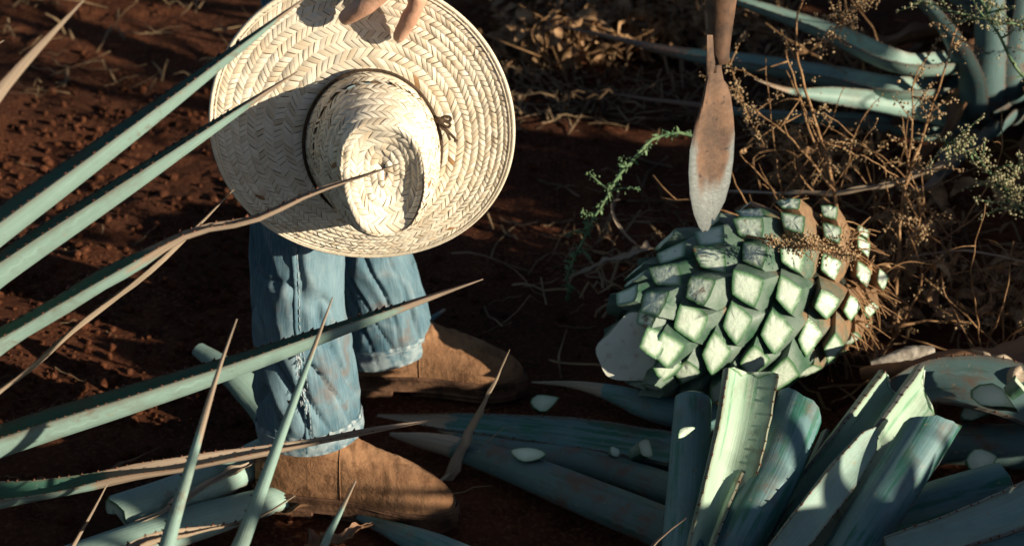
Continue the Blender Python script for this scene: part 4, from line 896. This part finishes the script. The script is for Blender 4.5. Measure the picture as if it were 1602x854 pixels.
wedge('small green chip under the crosswise leaf', 1458, 803, .04, .03, .026, .018, 1.3, .8)
# ------------------------------------------------------------------ weeds
GW = 'wild weeds around the agave heart'
def buds(mb, p, n, r, size, mat=0):
    for _ in range(n):
        q = p + V((random.gauss(0, r), random.gauss(0, r), random.gauss(0, r))); s = size * random.uniform(.35, .85)
        mb.add((icv[:, :] * s * rng.uniform(.5, 1.4, (len(icv), 1)) * rng.uniform(.6, 1.5, (1, 3)) + np.array(q[:])).tolist(), icf, mat)
def weed(label, stems, budmat='drybud', stemmat='twig', leafy=0, group=GW, name='dry_weed'):
    """stems: list of (points, r0, r1, [bud spec: (t0, t1, count, spread, size)], side twigs)"""
    root = V(stems[0][0][0]); o = empty(name, root, label, 'weed', group); bm_ = MB(); anyb = False; lm_ = MB(); anyl = False
    for P, r0, r1, bspec, tw in stems:
        pts = spline(P, 30); mb = MB(); pts = [p + V((mn.noise(p * 30), mn.noise(p * 30 + V((9, 0, 0))), mn.noise(p * 30 + V((0, 9, 0))))) * .004 for p in pts]
        mb.tube(pts, [lerp(r0, r1, i / 29) for i in range(30)], 6)
        for _ in range(tw):
            i = random.randint(6, 28); p = pts[i]; d = V((random.uniform(-1, 1), random.uniform(-1, .6), random.uniform(-.3, 1))).normalized(); l = random.uniform(.02, .07)
            tp = spline([p, p + d * l * .5 + V((0, 0, .004)), p + d * l + V((0, 0, random.uniform(-.01, .015)))], 6); mb.tube(tp, [r1 * 1.2, r1, r1, r1 * .8, r1 * .7, r1 * .5], 4)
            if bspec:
                for t_ in tp[2:]: buds(bm_, t_, 4, .0035, bspec[0][4]); anyb = True
        for t0, t1, n, sp, sz in bspec:
            for k in range(int(n * 1.9)): buds(bm_, pts[int(lerp(t0, t1, random.random()) * 29)], 1, sp * .9, sz); anyb = True
        if leafy:
            for k in range(leafy):
                i = int(29 * random.uniform(.05, 1)); p = pts[i]; T = (pts[min(29, i + 1)] - pts[max(0, i - 1)]).normalized(); d = (T * .8 + V((random.uniform(-1, 1), random.uniform(-1, 1), random.uniform(-1, 1)))).normalized(); s_ = d.orthogonal().normalized(); l = random.uniform(.008, .018)
                lm_.add([p, p + d * l * .5 + s_ * l * .16, p + d * l, p + d * l * .5 - s_ * l * .16, p + d * l * .5 + d.cross(s_) * l * .05], [(0, 1, 4), (1, 2, 4), (2, 3, 4), (3, 0, 4)]); anyl = True
        mb.build('stem', M[stemmat], o)
    if anyb: tag(bm_.build('seed_heads', M[budmat], o), kind='stuff')
    if anyl: tag(lm_.build('small_leaves', M['weed'], o), kind='stuff')
    return o
weed('arching green weed stem with tiny leaves, left of the rusty blade', [(dl((1125, 240, 2.98), (1082, 213, 2.95), (1030, 216, 2.94), (985, 255, 2.92), (940, 320, 2.9), (900, 400, 2.9), (886, 440, 2.93), (893, 472, 2.97)), .0032, .0016, [(.55, 1, 60, .006, .0026)], 8)], 'weed', 'weed', 110, name='green_weed')
weed('flowering weed hanging into the upper right corner', [(dl((1680, 120, 3.0), (1602, 48, 2.95), (1560, 34, 2.92), (1500, 20, 2.9), (1440, 2, 2.9)), .003, .0012, [(.1, 1, 130, .008, .0028)], 16), (dl((1660, 180, 2.95), (1600, 120, 2.9), (1565, 60, 2.88), (1528, -10, 2.86)), .0035, .002, [(.3, 1, 20, .008, .0028)], 4)], 'weedbud', 'weed', 10, name='green_weed')
weed('pale green flowering sprig at the right edge below the agave leaves', [(dl((1640, 360, 2.9), (1590, 325, 2.88), (1560, 285, 2.87), (1525, 245, 2.86), (1475, 220, 2.86)), .003, .0012, [(.25, 1, 150, .010, .0030)], 22), (dl((1590, 325, 2.88), (1570, 300, 2.87), (1590, 270, 2.87), (1612, 250, 2.87)), .002, .001, [(.2, 1, 50, .008, .003)], 10)], 'weedbud', 'weed', 12, name='green_weed')
weed('drooping seeded sprig at the top, right of the tool socket', [(dl((1380, -40, 3.05), (1350, 5, 3.03), (1320, 30, 3.02), (1300, 55, 3.0), (1285, 80, 3.0)), .0022, .001, [(.2, 1, 110, .010, .0029)], 18)], 'drybud', 'twig')
weed('feathery seeded sprig hanging behind the rusty blade', [(dl((1130, 60, 3.05), (1150, 130, 3.03), (1170, 180, 3.02), (1195, 225, 3.0)), .002, .001, [(.2, 1, 80, .008, .0028)], 12)], 'drybud', 'twig')
weed('golden seeded sprig lying over the agave heart stubs', [(dl((1165, 368, 2.62), (1215, 380, 2.61), (1270, 388, 2.60), (1345, 402, 2.62)), .0022, .001, [(.3, 1, 150, .0075, .0026)], 18)], 'drybud', 'twig')
weed('tall reddish dry weed branching right of the agave heart', [
    (dl((1395, 530, 3.0), (1405, 420, 2.98), (1415, 300, 2.97), (1445, 210, 2.96), (1480, 100, 2.95), (1505, 20, 2.95)), .0036, .0012, [(.5, 1, 26, .02, .003)], 14),
    (dl((1410, 330, 2.97), (1425, 220, 2.96), (1430, 130, 2.95), (1450, 90, 2.95)), .0022, .001, [(.4, 1, 24, .012, .003)], 10),
    (dl((1398, 440, 2.98), (1440, 350, 2.97), (1440, 250, 2.97)), .002, .001, [(.4, 1, 16, .012, .003)], 8)])
weed('dry orange stalk rising behind the agave heart', [
    (dl((1310, 330, 3.0), (1290, 240, 3.0), (1255, 120, 3.0), (1245, 40, 3.0), (1262, -10, 3.0)), .0034, .0015, [(.2, .9, 20, .018, .003)], 10),
    (dl((1300, 300, 3.0), (1262, 190, 3.02), (1228, 80, 3.03)), .0026, .0014, [], 5), (dl((1305, 300, 2.98), (1250, 230, 2.98), (1180, 170, 2.98)), .0024, .0014, [], 5)])
weed('bent dry stalks crossing in the shade right of the agave heart', [
    (dl((1380, 560, 2.95), (1430, 470, 2.95), (1440, 420, 2.94), (1420, 360, 2.94)), .0026, .0014, [(.3, 1, 20, .010, .003)], 8),
    (dl((1450, 470, 2.98), (1475, 430, 2.98), (1500, 395, 2.98)), .004, .0025, [], 2), (dl((1330, 560, 2.9), (1380, 515, 2.92), (1470, 502, 2.93), (1560, 508, 2.95)), .003, .0018, [(.9, 1, 12, .006, .003)], 2),
    (dl((1480, 465, 3.0), (1540, 500, 3.0), (1600, 520, 3.0)), .0022, .0014, [], 2)])
rs = random.Random(21)
for k, (cx, cy0, dd, lb) in enumerate(((1210, 330, 3.1, 'tuft of dry grass stalks right behind the blade'), (1340, 300, 3.15, 'tuft of dry grass stalks in the middle of the tangle'), (1470, 340, 3.05, 'tuft of dry grass stalks under the curling dark leaf'), (1390, 120, 3.6, 'tuft of dry grass stalks among the upper right leaves'), (1560, 520, 3.0, 'tuft of dry grass stalks at the right edge'))):
    st_ = []
    for q in range(8):
        b = at_d(cx + rs.uniform(-30, 30), cy0 + rs.uniform(20, 60), min(dd, (at_z(cx, cy0 + 40) - CAMP).dot(FW) - .02)); a = rs.uniform(-1.3, 1.3); L = rs.uniform(.12, .36); t = b + V((math.sin(a) * L, rs.uniform(-.12, .12), abs(math.cos(a)) * L * .9)); st_.append(([b, b.lerp(t, .5) + V((rs.uniform(-.03, .03), 0, rs.uniform(-.01, .03))), t], .0017, .0007, [(.75, 1, 5, .006, .0024)] if q % 3 == 0 else [], rs.randint(0, 3)))
    weed(lb, st_, name='dry_stalks')
# hanging curled brown leaves on thin stalks
def brush(label, cx, cy_, d, n, sx, sy, seed, sz=(.012, .03)):
    rnd = random.Random(seed); d = min(d, (at_z(cx, cy_ + sy * .4) - CAMP).dot(FW) - .04); root = at_d(cx, cy_ + sy, d); o = empty('dead_brush', root, label, 'brush', 'dead brush behind the agave heart'); st = MB(); lf = MB()
    for k in range(n):
        b = at_d(cx + rnd.gauss(0, sx * .6), cy_ + sy * rnd.uniform(.4, 1), d + rnd.uniform(-.1, .1)); t = at_d(cx + rnd.gauss(0, sx), cy_ - sy * rnd.uniform(.1, 1), d + rnd.uniform(-.15, .15)); m_ = b.lerp(t, .5) + V((rnd.gauss(0, .04), rnd.gauss(0, .04), rnd.uniform(0, .05)))
        pts = spline([b, m_, t], 16); st.tube(pts, [lerp(.0016, .0007, i / 15) for i in range(16)], 5)
        for q in range(rnd.randint(2, 6)):
            p = pts[rnd.randint(3, 15)]; L = rnd.uniform(*sz); dn = V((rnd.uniform(-1, 1), rnd.uniform(-1, 1), rnd.uniform(-1.2, .3))).normalized(); s_ = dn.orthogonal().normalized(); s_ = Matrix.Rotation(rnd.uniform(0, 6), 3, dn) @ s_; n_ = dn.cross(s_); rows = []
            for i in range(5):
                u = i / 4; w_ = L * .26 * math.sin(math.pi * (.1 + .85 * u)); cu_ = L * .35 * math.sin(u * 2.5) * rnd.uniform(.5, 1)
                rows.append([p + dn * L * u + s_ * (w_ * v) + n_ * (cu_ + abs(v) * w_ * .6) for v in (-1, 0, 1)])
            lf.grid(rows)
    st.build('stems', M['twig'], o); tag(lf.build('curled_leaves', M['brownleaf'], o), kind='stuff'); return o
brush('tangle of curled brown leaves hugging the root end of the agave heart', 1330, 430, 2.95, 14, 45, 60, 1)
brush('dead brown brush in the dark gap under the back agave', 1420, 410, 3.15, 22, 70, 90, 2)
brush('brown leafy brush at the right edge behind the dead leaf', 1560, 450, 3.1, 26, 40, 80, 3)
brush('low brown brush between the two long agave leaf tips', 1260, 250, 3.3, 40, 70, 50, 4)
brush('sunlit dry brush at the top left of the tool socket', 1030, 50, 4.6, 70, 70, 50, 5, (.02, .05))
brush('dim brush at the top centre beside the hat', 880, 60, 4.8, 40, 70, 60, 6, (.02, .06))
brush('brown brush filling the gap above the upper right leaves', 1330, 110, 4.0, 46, 110, 90, 7, (.02, .05))
# straw and dry grass litter
lt = MB()
def straw(p, L, r, dz=.015):
    a = random.uniform(0, 6.28); d = V((math.cos(a), math.sin(a), random.uniform(-.1, .35))); s_ = V((-d.y, d.x, 0)).normalized(); c = random.uniform(-.16, .16)
    pts = [p + d * (L * (i / 5 - .5)) + s_ * (c * L * (i / 5 - .5) ** 2 * 2) + V((0, 0, dz * random.uniform(.3, 1))) for i in range(6)]
    lt.grid([[q - s_ * r, q + V((0, 0, r * .7)), q + s_ * r] for q in pts])
for i in range(1250):
    z_ = random.random()
    if z_ < .58: px, py = random.uniform(780, 1250), random.uniform(-60, 200)
    elif z_ < .68: px, py = random.gauss(1000, 110), random.gauss(400, 70)
    elif z_ < .88: px, py = random.uniform(1150, 1660), random.uniform(200, 640)
    else: px, py = random.uniform(-40, 760), random.uniform(-70, 160)
    p = at_z(px, py); straw(V((p.x, p.y, gh(p.x, p.y))), random.uniform(.03, .16), random.uniform(.0010, .0034), random.choice((.01, .02, .05)))
for i in range(46):
    p = at_z(random.uniform(-40, 1000), random.uniform(200, 860)); straw(V((p.x, p.y, gh(p.x, p.y))), random.uniform(.02, .08), random.uniform(.0006, .0014), .01)
tag(lt.build('straw_litter', M['straw_litter']), 'dry straw and grass scattered over the soil', 'straw', kind='stuff')
# fallen dry leaves and chips of straw in the sunlit back strip
fl = MB()
for i in range(400):
    px, py = (random.uniform(780, 1220), random.uniform(-60, 120)) if i < 330 else (random.uniform(1150, 1600), random.uniform(300, 560)); p = at_z(px, py); L = random.uniform(.02, .07); a = random.uniform(0, 6.28); dn = V((math.cos(a), math.sin(a), random.uniform(-.2, .6))); s_ = V((-dn.y, dn.x, random.uniform(-.6, .6))).normalized(); n_ = dn.cross(s_); b = V((p.x, p.y, gh(p.x, p.y) + random.uniform(.005, .06))); rows = []
    for k in range(5):
        u = k / 4; w_ = L * .25 * math.sin(math.pi * (.1 + .85 * u)); rows.append([b + dn * L * u + s_ * (w_ * v) + n_ * (L * .3 * math.sin(u * 2.6) + abs(v) * w_ * .6) for v in (-1, 0, 1)])
    fl.grid(rows)
tag(fl.build('fallen_leaves', M['brownleaf']), 'curled fallen brown leaves lying in the straw', 'leaves', kind='stuff')
# ------------------------------------------------------------------ unseen agave row to the right, leaves picked to shade the harvested strip
keep = []
for k in range(60):      # the hat
    keep.append(hat(2 + random.random(), random.uniform(0, 6.28)))
keep += [hat(1.0, a) for a in np.linspace(0, 6.28, 12)]
for px, py in ((520, 415), (500, 450), (530, 450), (540, 500), (500, 500), (540, 550), (510, 560), (545, 600), (520, 620), (550, 650), (470, 430), (470, 520), (480, 600), (490, 660)): keep.append(at_y(px, py, yR - .045))
for px, py in ((580, 420), (610, 420), (630, 440), (600, 460), (640, 490), (600, 520), (630, 530), (650, 550), (590, 560)): keep.append(at_y(px, py, yL - .045))
for px, py in ((590, 690), (600, 720), (560, 700), (520, 710), (640, 735), (550, 740)): keep.append(at_y(px, py, yR - .03))
for px, py in ((690, 550), (720, 560), (680, 570), (650, 560), (620, 580)): keep.append(at_y(px, py, yL))
for px, py in ((1090, 490), (1140, 440), (1200, 460), (1060, 540), (1140, 500), (1240, 420), (1190, 390), (1250, 510), (1280, 460), (1190, 545), (1310, 430), (1330, 470), (1020, 500), (1265, 550)): keep.append(at_d(px, py, 2.62))
for k in range(150):
    u_, a_ = random.uniform(.05, .95), random.uniform(-1.2, 1.9); n__ = e1 * math.cos(a_) + e2 * math.sin(a_)
    if n__.dot(SUN) > -.1: keep.append(pp(u_, a_, prad(u_) + .035))
for px, py in ((1170, 600), (1180, 640), (1160, 690), (1260, 645), (1275, 640), (1330, 740), (1300, 790), (1420, 740), (1390, 790), (1350, 700), (1460, 640), (1440, 800)): keep.append(at_z(px, py, .19))
for px, py in ((1110, 200), (1130, 250), (1100, 300), (1120, 330), (1110, 60)): keep.append(cy(px, py))
for px, py in ((60, 230), (120, 250), (180, 270), (240, 300), (300, 330), (340, 345), (150, 300), (90, 285), (220, 330), (60, 190), (260, 345), (200, 240)): keep.append(at_z(px, py))
for px, py in ((190, 575), (220, 590), (180, 550), (160, 560), (230, 610), (60, 470), (30, 500), (90, 500), (30, 650), (150, 590), (200, 600)): keep.append(at_z(px, py))
for px, py in ((200, 250), (300, 165), (400, 90), (100, 330), (200, 310), (100, 390), (300, 250), (100, 500), (250, 640), (400, 590), (100, 690), (500, 550), (600, 500), (300, 740), (340, 600), (430, 720), (480, 590), (520, 800), (400, 760), (330, 770), (250, 790), (300, 830)): keep.append(at_y(px, py, -1.0))
for px, py in ((1300, 155), (1250, 145), (1400, 170), (1500, 90), (1551, 100), (1480, 110)): keep.append(at_d(px, py, 3.45))
for px, py in ((1000, 60), (1060, 60), (1040, 100), (960, 90), (1080, 20), (1000, 20), (930, 40), (1090, 80), (1020, 130)): keep += [at_z(px, py, .02), at_z(px, py, .1)]
for px, py in ((900, 48), (960, 62), (1010, 75), (1060, 88), (1180, 18), (1230, 38), (1280, 56)): keep.append(at_z(px, py, .15 if px < 1100 else .28))
for px, py in ((1000, 156), (1050, 162), (1085, 168), (1180, 185), (1200, 128), (1240, 146), (1280, 150), (1330, 158), (1380, 165)): keep.append(at_d(px, py, 3.5))
for px, py in ((1250, 100), (1270, 180), (1290, 240), (1440, 200), (1460, 150), (1415, 300), (1500, 230), (1540, 260), (1570, 290), (1350, 20), (1320, 40), (1300, 390), (1340, 400), (1250, 385), (1450, 100), (1240, 300), (1380, 300), (1430, 290), (1170, 200), (1190, 220)): keep.append(at_d(px, py, 2.95))
rk = random.Random(3); NHARD = len(keep)
for k in range(26): keep.append(at_d(rk.uniform(1170, 1600), rk.uniform(20, 560), 2.98))
for k in range(14): keep.append(at_z(rk.uniform(860, 1100), rk.uniform(0, 140), rk.uniform(.02, .15)))
for px, py in ((1060, 213), (985, 255), (940, 320), (915, 370), (895, 420), (890, 460), (1000, 156), (1080, 166)): keep.append(at_d(px, py, 2.93 if py > 200 else 3.7))
for px, py in ((600, 690), (630, 715), (580, 720), (520, 720), (660, 740), (500, 740), (560, 680)): keep += [at_z(px, py, .10), at_z(px, py, .07)]
sx = SUN.orthogonal().normalized(); sy = SUN.cross(sx); KP = np.array([(p.dot(sx), p.dot(sy), p.dot(SUN)) for p in keep])
def lets_sun(pts, soft=False):
    hs = 0
    if not offframe(pts): return False
    Q = np.array([(p.dot(sx), p.dot(sy), p.dot(SUN)) for p in pts])
    for (a, b, c), f in zip(Q, np.linspace(0, 1, len(Q))):
        r = (.036 if soft else .052) * (1 - .6 * f)
        hit = (np.hypot(KP[:, 0] - a, KP[:, 1] - b) < r) & (KP[:, 2] < c)
        if soft:
            if hit[:NHARD].any(): return False
            hs += hit.sum()
            if hs > 3: return False
        elif hit.any(): return False
    return True
rowp = [(4.0, -1.2, 'tenth'), (4.1, -2.6, 'eleventh'), (3.9, -.1, 'twelfth'), (1.38, -1.5, 'eighth'), (1.55, -.55, 'ninth'), (1.75, -1.05, 'first'), (2.0, -.1, 'second'), (1.95, -2.0, 'third'), (2.9, -.75, 'fourth'), (3.0, -1.9, 'fifth'), (3.1, .4, 'sixth'), (2.35, 1.1, 'seventh')]
cnt_ = 0; ROW = []
for x, y, nm_ in rowp:
    P_ = Plant((x, y, 0), 'unseen agave right of the picture, its leaves picked to shape the shade, %s of its row' % nm_, 'standing agave row'); ROW.append(P_)
    for i in range(85):
        az = i * 2.39996 + x; elv = lerp(.05, 1.45, (i / 85) ** .8); kept = P_.ros(az, elv, random.uniform(.75, 1.15), droop=random.uniform(.05, .2), test=lambda q: lets_sun(spline(q, 26)), teeth=None, n=20, m=3); cnt_ += kept is not None
# extra leaves added to that row, aimed to shade chosen spots
tgt = [at_z(random.uniform(760, 1010), random.uniform(190, 480)) for _ in range(110)] + [at_z(random.uniform(560, 770), random.uniform(420, 540)) for _ in range(18)] + [at_z(random.uniform(220, 400), random.uniform(390, 520)) for _ in range(14)] + [at_z(random.uniform(590, 1040), random.uniform(620, 850), .03) for _ in range(34)] + [at_z(random.uniform(0, 330), random.uniform(0, 150)) for _ in range(30)] + [at_z(random.uniform(1180, 1600), random.uniform(330, 640), .02) for _ in range(90)] + [at_z(a, b, .05) for a, b in ((690, 775), (700, 790), (670, 780), (790, 590), (800, 600), (770, 600), (640, 800), (750, 610))]
plants_ = [Pq for Pq in ROW if Pq.loc.x < 3.5]; add_ = 0
blk = []
for p in tgt:
    q0 = (p.dot(sx), p.dot(sy))
    if any(math.hypot(q0[0] - a, q0[1] - b) < .022 for a, b in blk): continue
    done = False
    for tr in range(160):
        Pq = random.choice(plants_); r_ = p + SUN * ((Pq.loc - p).dot(SUN) + random.uniform(-.5, .5)); bs = Pq.base(r_, random.uniform(.12, .32)); dv = r_ - bs
        if dv.length > .95 or dv.length < .2 or dv.z < -.05: continue
        L_ = min(1.1, max(.5, dv.length * random.uniform(1.03, 1.3))); dv.normalize(); P_ = [bs, bs + dv * L_ * .5 + V((0, 0, .01)), bs + dv * L_]
        if not lets_sun(spline(P_, 26), True): continue
        Pq.leaf(P_, wid(1.1), teeth=None, n=16, m=3); add_ += 1; done = True
        for q_ in spline(P_, 20): blk.append((q_.dot(sx), q_.dot(sy)))
        break
print('shade leaves', add_)
# unseen copies of the row plants added behind, left and beyond to dim the ambient
src_ = [o for o in bpy.data.objects if o.name.startswith('agave_plant') and o.get('group') == 'standing agave row'][2:5]
for k, (x, y, wd_) in enumerate(((-2.7, .1, 'left of the picture, nearest'), (-2.5, 1.3, 'left of the picture, farther back'), (-3.0, -1.5, 'left of the picture, level with the viewer'), (-.9, -4.2, 'behind the viewer on the left'), (.4, -4.4, 'behind the viewer on the right'), (-1.7, 2.5, 'beyond the far edge on the left'), (-.5, 2.6, 'beyond the far edge in the middle'), (.6, 2.7, 'beyond the far edge on the right'))):
    s0_ = src_[k % len(src_)]; r_ = s0_.copy(); C.objects.link(r_); r_.location = (x, y, 0); r_.rotation_euler = (0, 0, k * 1.1); r_['label'] = 'unseen agave copy added to dim the sky light, ' + wd_
    for ch in s0_.children: c_ = ch.copy(); C.objects.link(c_); c_.parent = r_; c_.matrix_parent_inverse = Matrix.Translation(-s0_.location)
print('row leaves kept', cnt_)
